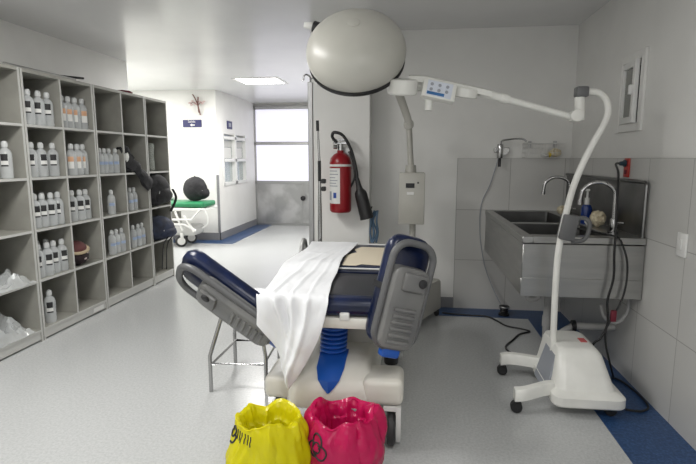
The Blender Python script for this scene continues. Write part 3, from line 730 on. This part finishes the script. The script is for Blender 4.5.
# white sheet
EDGE = 2.415
def sheet(u, v):
    # u: 0 at the far side of the bed .. 1 at the right edge; v: 0 head .. 1 lowest hem
    y0 = 3.84
    xr = lambda y: -.40 - .03 * sin((y - 2.4) * 2.4) + .003 * sin(y * 11)
    drop = max(.03, .455 * ((.30 + .70 * (u / .56) ** 1.15) if u < .56 else max(0, 1 - ((u - .56) / .445) ** 1.9)))
    Ltop = y0 - EDGE; Ls = Ltop + drop + .03; s = v * Ls
    xl = -.795 + .02 * sin(v * 9)
    wr = .010 * noise.noise(V((u * 3, v * 3, 1))) + .010 * max(0, noise.noise(V((u * 2.5 + v * 3, v * 3 - u * 3, 4)))) + .002 * noise.noise(V((u * 9, v * 9, 4)))
    rg = lambda q, w: math.exp(-(q / w) ** 2)
    if s < Ltop:
        n_ = 1 - s / Ltop      # folds radiate from the front edge over the top
        wr += .016 * rg(u - .22 - .5 * n_, .035) * (1 - n_) + .014 * rg(u - .50 - .35 * n_, .03) * (1 - n_) + .010 * rg(u - .74 - .2 * n_, .03) * (1 - n_) + .008 * rg(n_ - .35 - .2 * u, .02) + .006 * rg(n_ - .7 + .1 * u, .02)
        y = y0 - s; z = (.843 if y > 3.05 else .843 - .03 * min(1, (3.05 - y) / .15)) + .004 + abs(wr) * .8
        x = xl + (xr(y) - xl) * u
        if u < .06: z -= (.06 - u) * 1.6
        return (x, y, z)
    t = s - Ltop; a = min(t / .05, pi / 2)
    y = EDGE - .032 * sin(a) - .02 * min(1, t / .2) - (.012 * sin(u * 9 + t * 5) + .05 * noise.noise(V((u * 2.4, t * 3, 7))) + .03 * abs(noise.noise(V((u * 4 - t * 4, t * 3 + u * 2, 3))))) * min(1, t / .12)
    k_ = min(1, t / .06)
    y -= k_ * (.030 * rg(u - .22 - .75 * t, .05) + .026 * rg(u - .50 + .15 * t, .045) + .022 * rg(u - .74 + .5 * t, .04) - .02 * rg(u - .36 - .3 * t, .05))
    z = .817 - .032 * (1 - cos(a)) - max(0, t - .05) + abs(wr) * .3
    x = xl + (xr(EDGE) - xl) * u + .16 * max(0, t) * (.4 - u) + .02 * sin(t * 9)
    return (x, y, z)
sh = obj('draped_sheet', grid(new(), sheet, 46, 90), 'sheet', loc=(-.6, 3.1, .83), solid=.003, sub=1, angle=180)
tag(sh, 'white cloth sheet spread over the bed, one corner hanging over its front', 'sheet')
# cream paper
bm = new(); P_ = [(-.42, 3.06), (-.33, 3.05), (-.30, 3.10), (-.16, 3.07), (-.10, 3.14), (-.09, 3.30), (-.13, 3.36), (-.10, 3.50), (-.12, 3.70), (-.36, 3.72), (-.40, 3.60), (-.37, 3.50), (-.43, 3.40)]
prism(bm, [(x, y, .8325) for x, y in P_], (0, 0, .002))
tag(obj('paper_sheet', bm, 'paper', loc=(-.25, 3.4, .8325), smooth=False), 'torn cream paper lying on the navy mattress beside the sheet', 'paper')

# ------------------------------------------------------------------ steel stool
s = thing('stool', 'tubular steel stool with footrest ring behind the leg support', 'stool', (-1.08, 3.16, 0))
feet = [(-1.26, 2.93), (-.90, 2.96), (-1.25, 3.36), (-.92, 3.36)]
obj('seat', lathe(new(), [(.15, .56), (.165, .565), (.17, .58), (.165, .60), (.12, .605)], (-1.07, 3.15, 0), seg=32), 'steel', s)
for x, y in feet:
    cx, cy = -1.07, 3.15
    obj('leg', tube(new(), [(x, y, .0), (x, y, .24), (x + (cx - x) * .42, y + (cy - y) * .42, .56)], .0125, 10), 'chrome', s)
ring = [(x + (-.012 if x > -1.07 else .012), y, .19) for x, y in (feet[0], feet[1], feet[3], feet[2])]
obj('footrest_ring', tube(new(), [ring[0], ring[1], ring[2], ring[3]], .009, 8, closed=True), 'chrome', s)

# ------------------------------------------------------------------ waste bins with bags
def bag_bin(name, label, c, r, h, m, seed):
    g = thing(name, label, 'waste bin', (c[0], c[1], 0), 'bagged bins before the bed')
    obj('bin', lathe(new(), [(r * .78, .002), (r * .8, .01), (r * .90, h * .86), (r * .92, h * .87), (r * .88, h * .86), (r * .75, .03)], (c[0], c[1], 0), seg=32), 'bin', g)
    prof = [(.40, .16), (.58, .16), (.66, .22), (.70, .40), (.74, .62), (.79, .80), (.85, .93), (.93, 1.0), (1.00, 1.015), (1.07, .99), (1.13, .94), (1.20, .86), (1.28, .74), (1.33, .60), (1.30, .44), (1.22, .32), (1.12, .22), (1.06, .17)]
    n = 128; prof2 = []
    for (a, b), (a2, b2) in zip(prof, prof[1:]):
        for k in range(5): prof2.append((a + (a2 - a) * k / 5, b + (b2 - b) * k / 5))
    prof2.append(prof[-1])
    bm = new(); rings = []
    rd = lambda p: abs(noise.noise(p))
    for i, (k, z) in enumerate(prof2):
        ring = []; q = i / len(prof2)
        for j in range(n):
            a = 2 * pi * j / n; d = V((cos(a), sin(a), 0))
            p = V((d.x * 1.7, d.y * 1.7, z * 1.5 + seed)) if q < .5 else V((d.x * 1.7, d.y * 1.7, 4 - z * 1.5 + seed))
            w = .12 * noise.noise(p * .8) + .26 * (rd(p * 1.2 + V((d.y, 0, seed))) - .25) + .10 * (rd(p * 2.6) - .2) + .05 * (rd(p * 5) - .2)
            inner = q < .40
            if inner: w = min(w * .8, .08) - .02 - .05 * (q < .3)
            elif q < .62: w *= .25 + .75 * (q - .40) / .22
            zz = h * z + (.05 * noise.noise(V((d.x * 1.2, d.y * 1.2, seed))) + .012 * noise.noise(V((d.x * 3, d.y * 3, seed + z)))) * max(0, min(1, (z - .3) * 1.6))
            rr = r * max(k + w, 1.0 if q > .56 else .1)
            ring.append(bm.verts.new((c[0] + rr * d.x, c[1] + rr * d.y, zz)))
        rings.append(ring)
    for a, b in zip(rings, rings[1:]):
        for j in range(n): bm.faces.new((a[j], a[(j + 1) % n], b[(j + 1) % n], b[j]))
    bm.faces.new(rings[0])
    tree = BVHTree.FromBMesh(bm)
    return g, obj('bin_bag', bm, m, g, angle=32), tree
def mark(c, tree, a_c, z_c, pts, th, bm):
    """lay a printed stroke on the bag: pts are (sideways, up) in metres round the point at angle a_c, height z_c"""
    d = V((cos(a_c), sin(a_c), 0)); s = V((-sin(a_c), cos(a_c), 0)); out = []
    for u, w_ in pts:
        h_, n_, _, _ = tree.ray_cast(V((c[0], c[1], z_c + w_)) + d * .6 + s * u, -d)
        if h_: out.append(h_ + d * .0015)
    if len(out) > 1: tube(bm, out, th, 6)
yc, yr, yh = (-.602, 2.0), .138, .385
gy, by, ty = bag_bin('bagged_bin', 'waste bin lined with a yellow bag in front of the bed', yc, yr, yh, 'yellow', 3)
pc, pr, ph = (-.284, 2.10), .142, .37
gp, bp, tp = bag_bin('bagged_bin', 'waste bin lined with a magenta biohazard bag in front of the bed', pc, pr, ph, 'pink', 11)
arc = lambda x, z, rad, a0, a1: [(x + rad * cos(R(q)), z + rad * sin(R(q))) for q in range(a0, a1 + 1, 12)]
# biohazard mark on the magenta bag: three open rings round a centre ring
bm = new(); ac = R(-122); zc = .275
for q in (90, 210, 330): mark(pc, tp, ac, zc, arc(.028 * cos(R(q)), .028 * sin(R(q)), .030, q - 150, q + 150), .0042, bm)
mark(pc, tp, ac, zc, arc(0, 0, .022, 0, 360), .0034, bm)
obj('biohazard_mark', bm, 'ink', bp)
# the same mark and strokes of print, partly folded over, on the yellow bag
bm = new(); ay = R(206)
mark(yc, ty, ay, .335, arc(0, 0, .020, -60, 200), .0045, bm); mark(yc, ty, ay, .335, arc(.016, -.022, .018, -120, 60), .0045, bm); mark(yc, ty, ay, .335, arc(-.02, -.02, .016, 90, 250), .004, bm)
for k in range(6):
    mark(yc, ty, R(222 + 7 * k), .335, [(0, .026), (.002, .012), (-.001, 0), (.001, -.014)], .0024, bm)
obj('printed_mark', bm, 'ink', by)

# ------------------------------------------------------------------ stainless wash trough
K = thing('wash_trough', 'stainless steel double wash trough against the tiled wall', 'sink', (1.1, 4.15, .6))
X0, X1, Y0, Y1, Z0, Z1 = .735, 1.483, 3.325, 4.985, .60, 1.0
bm = new()
box(bm, (X0, Y0, Z0), (X1, Y0 + .012, Z1 - .05), .003, 1); box(bm, (X0, Y0 + .012, Z0), (X0 + .012, Y1, Z1 - .05), .003, 1); box(bm, (X1 - .012, Y0 + .012, Z0), (X1, Y1, Z1 - .05))
box(bm, (X0 + .012, Y0 + .012, Z0), (X1 - .012, Y1, Z0 + .008))
obj('apron', bm, 'steel', K)
obj('apron_band', box(new(), (X0 - .004, Y0 - .005, Z0), (X1, Y0, Z0 + .125), .002, 1), 'steel', K)
bm = new(); fx0, fx1 = X0 + .06, 1.30
for a, b in (((X0 - .008, Y0 - .008), (fx0, Y1)), ((fx1, Y0 - .008), (X1, Y1)), ((fx0, Y0 - .008), (fx1, Y0 + .09)), ((fx0, 4.0), (fx1, 4.06)), ((fx0, Y1 - .06), (fx1, Y1))): box(bm, (*a, Z1 - .045), (*b, Z1 - .0), .004, 1)
obj('rim', bm, 'steel', K)
for y0, y1 in ((Y0 + .09, 4.0), (4.06, Y1 - .06)):
    bm = new(); loft(bm, [rrect((fx0 + fx1) / 2, (y0 + y1) / 2, (fx1 - fx0) / 2, (y1 - y0) / 2, .02, Z1 - .005), rrect((fx0 + fx1) / 2, (y0 + y1) / 2, (fx1 - fx0) / 2 - .004, (y1 - y0) / 2 - .004, .04, .72), rrect((fx0 + fx1) / 2, (y0 + y1) / 2, (fx1 - fx0) / 2 - .03, (y1 - y0) / 2 - .03, .04, .70)], cap=False)
    bm.faces.new([v_ for v_ in bm.verts][-24:])
    ba = obj('basin', bm, 'steel_dark', K)
    obj('drain', cyl(new(), ((fx0 + fx1) / 2, (y0 + y1) / 2, .701), ((fx0 + fx1) / 2, (y0 + y1) / 2, .706), .045), 'chrome', ba)
bm = new(); box(bm, (X1 - .012, Y0 + .03, Z1), (X1, Y1, 1.345))
obj('backsplash', bm, 'steel_dark', K)
obj('backsplash_flange', tube(new(), [(X1 - .02, Y0 + .01, Z1 - .005), (X1 - .02, Y0 + .01, 1.335), (X1 - .022, Y0 + .03, 1.35), (X1 - .022, Y1 - .02, 1.35)], .012, 8), 'steel_dark', K)
def tap(x, y, label, ry):
    g = thing('gooseneck_tap', label, 'tap', (x, y, Z1), 'gooseneck taps on the trough')
    d = V((-1, .15, 0)).normalized()
    bm = new(); cyl(bm, (x, y, Z1), (x, y, Z1 + .012), .034); cyl(bm, (x, y, Z1 + .012), (x, y, Z1 + .10), .022, bev=.004)
    obj('tap_base', bm, 'chrome', g)
    pts = [V((x, y, Z1 + .09)), V((x, y, Z1 + .24))]
    for q in range(0, 181, 20): pts.append(V((x, y, Z1 + .255)) + d * .105 * (1 - cos(R(q))) + V((0, 0, .085 * sin(R(q)))))
    pts.append(V((x, y, Z1 + .20)) + d * .215)
    obj('spout', tube(new(), pts, .0135, 12), 'chrome', g)
    obj('aerator', cyl(new(), pts[-1] + V((0, 0, .02)), pts[-1] + V((0, 0, -.012)), .017), 'chrome', g)
    obj('lever', tube(new(), [(x + .02, y - .005, Z1 + .07), (x + .05, y - .045, Z1 + .075)], .007, 8), 'chrome', g)
tap(1.355, 3.52, 'gooseneck tap over the basin in front, behind the black cable', 0)
tap(1.36, 4.5, 'gooseneck tap over the basin by the tiled corner', 0)
# soap and sponges on the deck
g = thing('soap_bottle', 'blue liquid soap bottle with white pump on the trough deck', 'soap bottle', (1.345, 4.02, Z1))
obj('body', lathe(new(), [(.036, .001), (.04, .01), (.04, .12), (.03, .145), (.015, .15)], (1.345, 4.02, Z1)), 'soapblue', g)
bm = new(); cyl(bm, (1.345, 4.02, Z1 + .15), (1.345, 4.02, Z1 + .20), .018); cyl(bm, (1.345, 4.02, Z1 + .20), (1.345, 4.02, Z1 + .255), .008); box(bm, (1.29, 4.008, Z1 + .25), (1.36, 4.032, Z1 + .268), .006, 2)
obj('pump', bm, 'label', g)
for (x, y, z, s_, lb, sd) in ((1.375, 3.86, 1.062, (.05, .075, .055), 'tan sponge leaning on the backsplash beside the soap bottle', 1), (1.345, 4.62, 1.045, (.05, .06, .04), 'tan sponge on the deck by the corner tap', 5)):
    tag(obj('sponge', blob(new(), (x, y, z), s_, .25, 3, 3, sd), 'sponge', loc=(x, y, 1.0)), lb, 'sponge', 'sponges on the trough')
tag(obj('crumpled_wrapper', blob(new(), (1.335, 3.915, 1.025), (.03, .03, .025), .6, 4, 2, 3), 'label', loc=(1.335, 3.915, 1.0)), 'crumpled white wrapper beside the tan sponge on the trough', 'wrapper')
# plumbing under the trough
g = thing('drain_pipe', 'grey and white drain pipes under the steel trough', 'drain pipe', (1.05, 3.7, .3))
bm = new(); cyl(bm, (1.03, 3.75, .15), (1.03, 3.75, .60), .03); cyl(bm, (1.03, 3.75, .26), (1.03, 3.75, .34), .036); tube(bm, [(1.03, 3.75, .17), (1.06, 3.74, .12), (1.11, 3.73, .14), (1.13, 3.72, .22), (1.20, 3.70, .28)], .026, 10, smooth=5)
obj('trap', bm, 'pipe', g)
bm = new(); cyl(bm, (1.19, 3.70, .285), (1.484, 3.70, .285), .027); obj('outlet_pipe', bm, 'pvc', g)
obj('coupling', cyl(new(), (1.19, 3.70, .285), (1.215, 3.70, .285), .042), 'black', g)
obj('elbow', tube(new(), [(.82, 3.50, .60), (.82, 3.50, .55), (.85, 3.50, .535), (.89, 3.50, .55), (.89, 3.50, .60)], .022, 10, smooth=4), 'pipe', g)
obj('elbow', tube(new(), [(1.46, 3.45, .60), (1.46, 3.45, .48), (1.40, 3.45, .40), (1.32, 3.45, .43), (1.29, 3.46, .52)], .011, 8, smooth=5), 'pipe', g)

# ------------------------------------------------------------------ soap dispenser with foot pump, wire basket
g = thing('soap_dispenser', 'chrome wall soap dispenser with long spout and tube on the back wall', 'soap dispenser', (.84, 4.98, 1.55))
bm = new(); box(bm, (.79, 4.975, 1.55), (.93, 4.998, 1.60), .005, 1); cyl(bm, (.835, 4.93, 1.50), (.835, 4.93, 1.63), .028, bev=.005); cyl(bm, (.88, 4.94, 1.56), (.88, 4.98, 1.56), .03); cyl(bm, (.80, 4.95, 1.58), (.80, 4.99, 1.58), .022)
obj('body', bm, 'chrome', g)
obj('spout', tube(new(), [(.835, 4.93, 1.62), (.845, 4.92, 1.66), (.90, 4.87, 1.672), (1.0, 4.80, 1.675), (1.04, 4.78, 1.65)], .008, 8, smooth=4), 'chrome', g)
obj('nozzle', cyl(new(), (.835, 4.93, 1.42), (.835, 4.93, 1.51), .013), 'ink', g)
obj('supply_tube', tube(new(), [(.83, 4.975, 1.50), (.80, 4.972, 1.38), (.76, 4.972, 1.24), (.70, 4.978, 1.10), (.68, 4.98, .95), (.688, 4.98, .75), (.71, 4.975, .60), (.75, 4.96, .42), (.83, 4.92, .22), (.89, 4.86, .10)], .0045, 6, smooth=8), 'btn', g)
g = thing('foot_pump', 'small black foot pump on the blue border under the trough', 'foot pump', (.915, 4.8, .003))
obj('pump_body', lathe(new(), [(.05, .004), (.05, .02), (.035, .03), (.04, .045), (.034, .055), (.04, .065), (.034, .075), (.045, .08), (.045, .095), (.03, .10)], (.915, 4.8, 0)), 'black', g)
obj('pump_ring', lathe(new(), [(.047, .08), (.049, .083), (.049, .092), (.047, .095)], (.915, 4.8, 0)), 'alu', g)
g = thing('wire_basket', 'chrome wire basket with oddments hung on the back wall', 'wire basket', (1.22, 4.93, 1.49))
bm = new(); bx0, bx1, by0, by1, bz0, bz1 = 1.05, 1.41, 4.86, 4.985, 1.505, 1.635
for z in (bz0, bz0 + .045, bz0 + .09, bz1): tube(bm, [(bx0, by0, z), (bx1, by0, z), (bx1, by1, z), (bx0, by1, z)], .002 if z != bz1 else .0035, 6, closed=True)
for k in range(13):
    x = bx0 + (bx1 - bx0) * k / 12; tube(bm, [(x, by0, bz1), (x, by0, bz0), (x, by1, bz0), (x, by1, bz1)], .0013, 5)
obj('wire_mesh', bm, 'label', g)
bm = new(); box(bm, (1.10, 4.985, 1.60), (1.13, 4.999, 1.66)); box(bm, (1.33, 4.985, 1.60), (1.36, 4.999, 1.66)); obj('hanger', bm, 'alu', g)
tag(obj('rubber_duck_brush', blob(new(), (1.335, 4.92, 1.55), (.05, .045, .04), .3, 4, 3, 2), 'sponge', loc=(1.335, 4.92, 1.51)), 'tan scrubbing sponge inside the wire basket', 'sponge').name = 'scrub_sponge'
tag(obj('soap_pouch', blob(new(), (1.245, 4.92, 1.53), (.035, .04, .022), .4, 4, 2, 8), 'label', loc=(1.245, 4.92, 1.51)), 'small white pouch inside the wire basket', 'pouch')
tag(obj('brush', blob(new(), (1.285, 4.925, 1.535), (.018, .03, .028), .3, 3, 2, 5), 'yel', loc=(1.285, 4.925, 1.51)), 'yellow brush between pouch and sponge in the basket', 'brush')

# ------------------------------------------------------------------ outlet, switch
g = thing('wall_outlet', 'red wall outlet above the steel trough', 'outlet', (1.48, 3.695, 1.435))
obj('cover_plate', box(new(), (1.476, 3.655, 1.37), (1.488, 3.735, 1.50), .004, 2), 'outlet', g)
bm = new(); box(bm, (1.472, 3.68, 1.45), (1.477, 3.71, 1.48)); box(bm, (1.472, 3.68, 1.39), (1.477, 3.71, 1.42)); obj('socket', bm, 'maroon', g)
g = thing('wall_switch', 'white blank switch plate on the tiled wall', 'switch plate', (1.48, 2.90, 1.03))
obj('cover_plate', box(new(), (1.474, 2.855, .965), (1.488, 2.95, 1.095), .005, 2), 'white', g)
obj('rocker', box(new(), (1.468, 2.885, 1.0), (1.475, 2.92, 1.06), .003, 1), 'label', g)

# ------------------------------------------------------------------ mobile examination lamp
G = thing('examination_lamp', 'white mobile examination lamp with curved pole on a castor base', 'examination lamp', (.95, 3.15, 0))
cx, cy = 1.055, 3.17
bm = new()
loft(bm, [rrect(cx, cy, .195, .31, .05, .065), rrect(cx, cy, .205, .32, .06, .075), rrect(cx, cy, .205, .32, .06, .125), rrect(cx, cy, .195, .31, .06, .135), rrect(cx - .01, cy, .17, .27, .06, .15), rrect(cx - .025, cy + .02, .13, .20, .05, .33), rrect(cx - .03, cy + .03, .115, .18, .05, .355), rrect(cx - .03, cy + .03, .09, .15, .04, .362)])
body = obj('base_housing', bm, 'lampwhite', G)
bm = new(); loft(bm, [rrect(cx + .03, cy - .02, .135, .24, .06, .14), rrect(cx + .01, cy - .01, .105, .185, .05, .29), rrect(cx, cy, .09, .165, .04, .30)])
obj('raised_panel', bm, 'lampwhite', body)
obj('grille', prism(new(), [(cx - .215, cy - .16, .08), (cx - .215, cy + .12, .08), (cx - .155, cy + .09, .32), (cx - .155, cy - .12, .32)], (.012, 0, .0)), 'btn', body)
obj('warning_label', box(new(), (cx + .02, cy - .02, .362), (cx + .06, cy + .05, .3645)), mat('red label', (.55, .12, .12), .5), body)
for (ex, ey, y_) in ((.64, 2.90, cy - .17), (.65, 3.43, cy + .17)):
    bm = new(); pts = catmull([(cx - .10, y_, .13), (cx - .22, y_ + (ey - y_) * .35, .135), (ex + .06, ey, .125), (ex - .005, ey, .115)], 6)
    loft(bm, [[p + V((0, s * .032, q)) for s, q in ((-1, -.035), (1, -.035), (1.0, .02), (.7, .035), (-.7, .035), (-1, .02))] for p in pts])
    obj('leg', bm, 'lampwhite', G)
for (x, y) in ((.65, 2.90), (.66, 3.43), (1.19, 2.93), (1.19, 3.42)):
    cs = obj('caster', cyl(new(), (x, y, .055), (x, y, .085), .016), 'shell', G)
    bm = new()
    for s_ in (-1, 1): lathe(bm, [(.01, -.010), (.030, -.010), (.034, -.004), (.034, .006), (.028, .010), (.01, .010)], V((x, y, .036)) + V((.1, 1, 0)).normalized() * s_ * .014, (.1, 1, 0), 20)
    box(bm, (x - .03, y - .022, .04), (x + .02, y + .022, .062), .01, 2)
    obj('wheel', bm, 'black', cs)
pole = [(.912, 3.15, .30), (.906, 3.15, .50), (.903, 3.15, .755), (.908, 3.15, .944), (.93, 3.15, 1.12), (.965, 3.15, 1.311), (1.012, 3.15, 1.46), (1.069, 3.15, 1.594), (1.115, 3.15, 1.69), (1.135, 3.15, 1.766), (1.119, 3.15, 1.835), (1.075, 3.15, 1.875), (1.015, 3.15, 1.884)]
obj('pole', tube(new(), pole, .0195, 14, smooth=6), 'lampwhite', G)
bm = new(); T = basis((.953, 3.15, 1.085), (.985, 0, -.16), (0, 1, 0), (.16, 0, .985))
box(bm, (-.045, -.04, -.078), (.045, .04, .078), .01, 2, T)
hb = obj('handle_clamp', bm, 'shellrim', G)
bm = new(); tube(bm, [T @ V(p) for p in ((.04, 0, .065), (.085, 0, .07), (.118, 0, .045), (.122, 0, -.02), (.10, 0, -.065), (.04, 0, -.078))], .0135, 10, smooth=5)
obj('grab_handle', bm, 'shellrim', hb)
obj('pole_end', box(new(), (.945, 3.115, 1.852), (1.015, 3.185, 1.912), .01, 2), 'shellrim', G)
bm = new(); cyl(bm, (.978, 3.15, 1.76), (.972, 3.15, 1.855), .028, bev=.004); cyl(bm, (.962, 3.15, 1.765), (.965, 3.15, 1.715), .042, bev=.006); cyl(bm, (.955, 3.105, 1.745), (.955, 3.195, 1.745), .036, bev=.006)
obj('joint', bm, 'lampwhite', G)
a0, a1 = V((.94, 3.15, 1.738)), V((.40, 3.11, 1.885))
bm = new(); cyl(bm, a0, a0.lerp(a1, .72), .0195, .0205); cyl(bm, a0.lerp(a1, .70), a0.lerp(a1, .78), .028, bev=.004); cyl(bm, a0.lerp(a1, .78), a1, .024, .028)
obj('arm', bm, 'lampwhite', G)
# lamp head: three-lobed housing seen nearly edge-on
bm = new()
def lobe(c, r, th, tilt=(0, 0, 1)):
    lathe(bm, [(r * .9, -th), (r, -th * .8), (r, th * .6), (r * .93, th), (r * .4, th * 1.12)], c, tilt, 32)
lobe((-.055, 2.98, 1.905), .086, .042, (.06, -.22, 1))
lobe((.13, 3.26, 1.935), .11, .03, (.1, -.12, 1)); lobe((.30, 3.10, 1.885), .085, .028, (.16, -.18, 1))
loft(bm, [[(x + 0, y + s * w, z + q) for s, q in ((-1, -.02), (1, -.02), (1, .012), (.6, .022), (-.6, .022), (-1, .012))] for x, y, z, w in ((.46, 3.10, 1.872, .03), (.36, 3.12, 1.895, .06), (.20, 3.13, 1.93, .085), (.08, 3.11, 1.955, .085), (-.02, 3.05, 1.955, .06))])
hd = obj('lamp_head', bm, 'lampwhite', G)
T = basis((.16, 2.985, 1.882), (.965, .08, -.19), (.17, .15, .97), (-.10, -.97, .20))
T = basis((.155, 2.985, 1.882), V((.97, .08, -.21)).normalized(), (V((-.10, -.95, .22)).normalized()).cross(V((.97, .08, -.21)).normalized()).normalized(), V((.97, .08, -.21)).normalized().cross((V((-.10, -.95, .22)).normalized()).cross(V((.97, .08, -.21)).normalized()).normalized()))
def onT(bm): bmesh.ops.transform(bm, matrix=T, verts=bm.verts); return bm
cp_ = obj('control_panel', box(new(), (-.10, -.052, -.05), (.095, .052, .012), .01, 2, T), 'lampwhite', hd)
obj('keypad', box(new(), (-.075, -.042, .0115), (.07, .045, .0135), mtx=T), mat('pale keypad', (.62, .66, .74), .35), hd)
bm = new()
for i in range(3):
    for j in range(2): cyl(bm, (-.05 + .045 * i, .024 - .03 * j, .013), (-.05 + .045 * i, .024 - .03 * j, .0155), .0095, seg=14)
obj('button', onT(bm), 'btn', hd)
obj('display', box(new(), (-.07, -.036, .0135), (.03, -.019, .0145), mtx=T), 'screen', hd)
obj('sterile_handle', cyl(new(), (.10, 3.03, 1.86), (.096, 3.03, 1.775), .026, .022, bev=.005), 'lampwhite', hd)

# ------------------------------------------------------------------ cables
g = thing('power_cable', 'black power cable plugged into the red outlet, hanging past the trough', 'cable', (1.42, 3.69, 1.46))
bm = new(); cyl(bm, (1.472, 3.695, 1.465), (1.43, 3.69, 1.463), .018, .014, bev=.003); cyl(bm, (1.47, 3.695, 1.465), (1.46, 3.695, 1.465), .024)
obj('plug', bm, mat('dark teal plastic', (.02, .05, .07), .4), g)
obj('cord', tube(new(), [(1.435, 3.69, 1.463), (1.38, 3.62, 1.46), (1.335, 3.45, 1.40), (1.292, 3.33, 1.25), (1.285, 3.29, 1.03), (1.28, 3.275, .90), (1.285, 3.27, .75), (1.26, 3.27, .60), (1.275, 3.28, .45), (1.24, 3.28, .35), (1.20, 3.29, .30), (1.20, 3.30, .20)], .0075, 8, smooth=8), 'black', g)
g = thing('looped_cable', 'black cable looped over the trough edge and trailing to the floor', 'cable', (1.33, 3.3, 1.0))
obj('cord', tube(new(), [(1.14, 3.75, 1.008), (1.25, 3.45, 1.012), (1.30, 3.30, 1.006), (1.335, 3.29, .95), (1.365, 3.285, .85), (1.37, 3.285, .72), (1.35, 3.285, .60), (1.30, 3.285, .48), (1.27, 3.285, .40), (1.275, 3.28, .30), (1.32, 3.30, .16), (1.37, 3.36, .05), (1.40, 3.45, .012), (1.44, 3.38, .012), (1.465, 3.2, .012), (1.455, 3.05, .012), (1.39, 2.98, .012), (1.30, 2.99, .012)], .0065, 8, smooth=8), 'black', g)
obj('inline_switch', box(new(), (1.29, 3.272, .46), (1.325, 3.296, .535), .006, 2), 'maroon', g)
g = obj('floor_cable', tube(new(), [(.33, 4.78, .010), (.55, 4.74, .010), (.74, 4.72, .010), (.82, 4.60, .008), (.88, 4.47, .008), (1.0, 4.40, .008), (1.05, 4.34, .008), (.95, 4.26, .008), (.86, 4.10, .008), (.78, 3.95, .008), (.80, 3.82, .008), (.92, 3.72, .008), (1.0, 3.60, .008), (1.0, 3.47, .05)], .0075, 8, smooth=8), 'black', loc=(.8, 4.3, 0))
tag(g, 'black cable snaking over the floor behind the lamp base', 'cable')
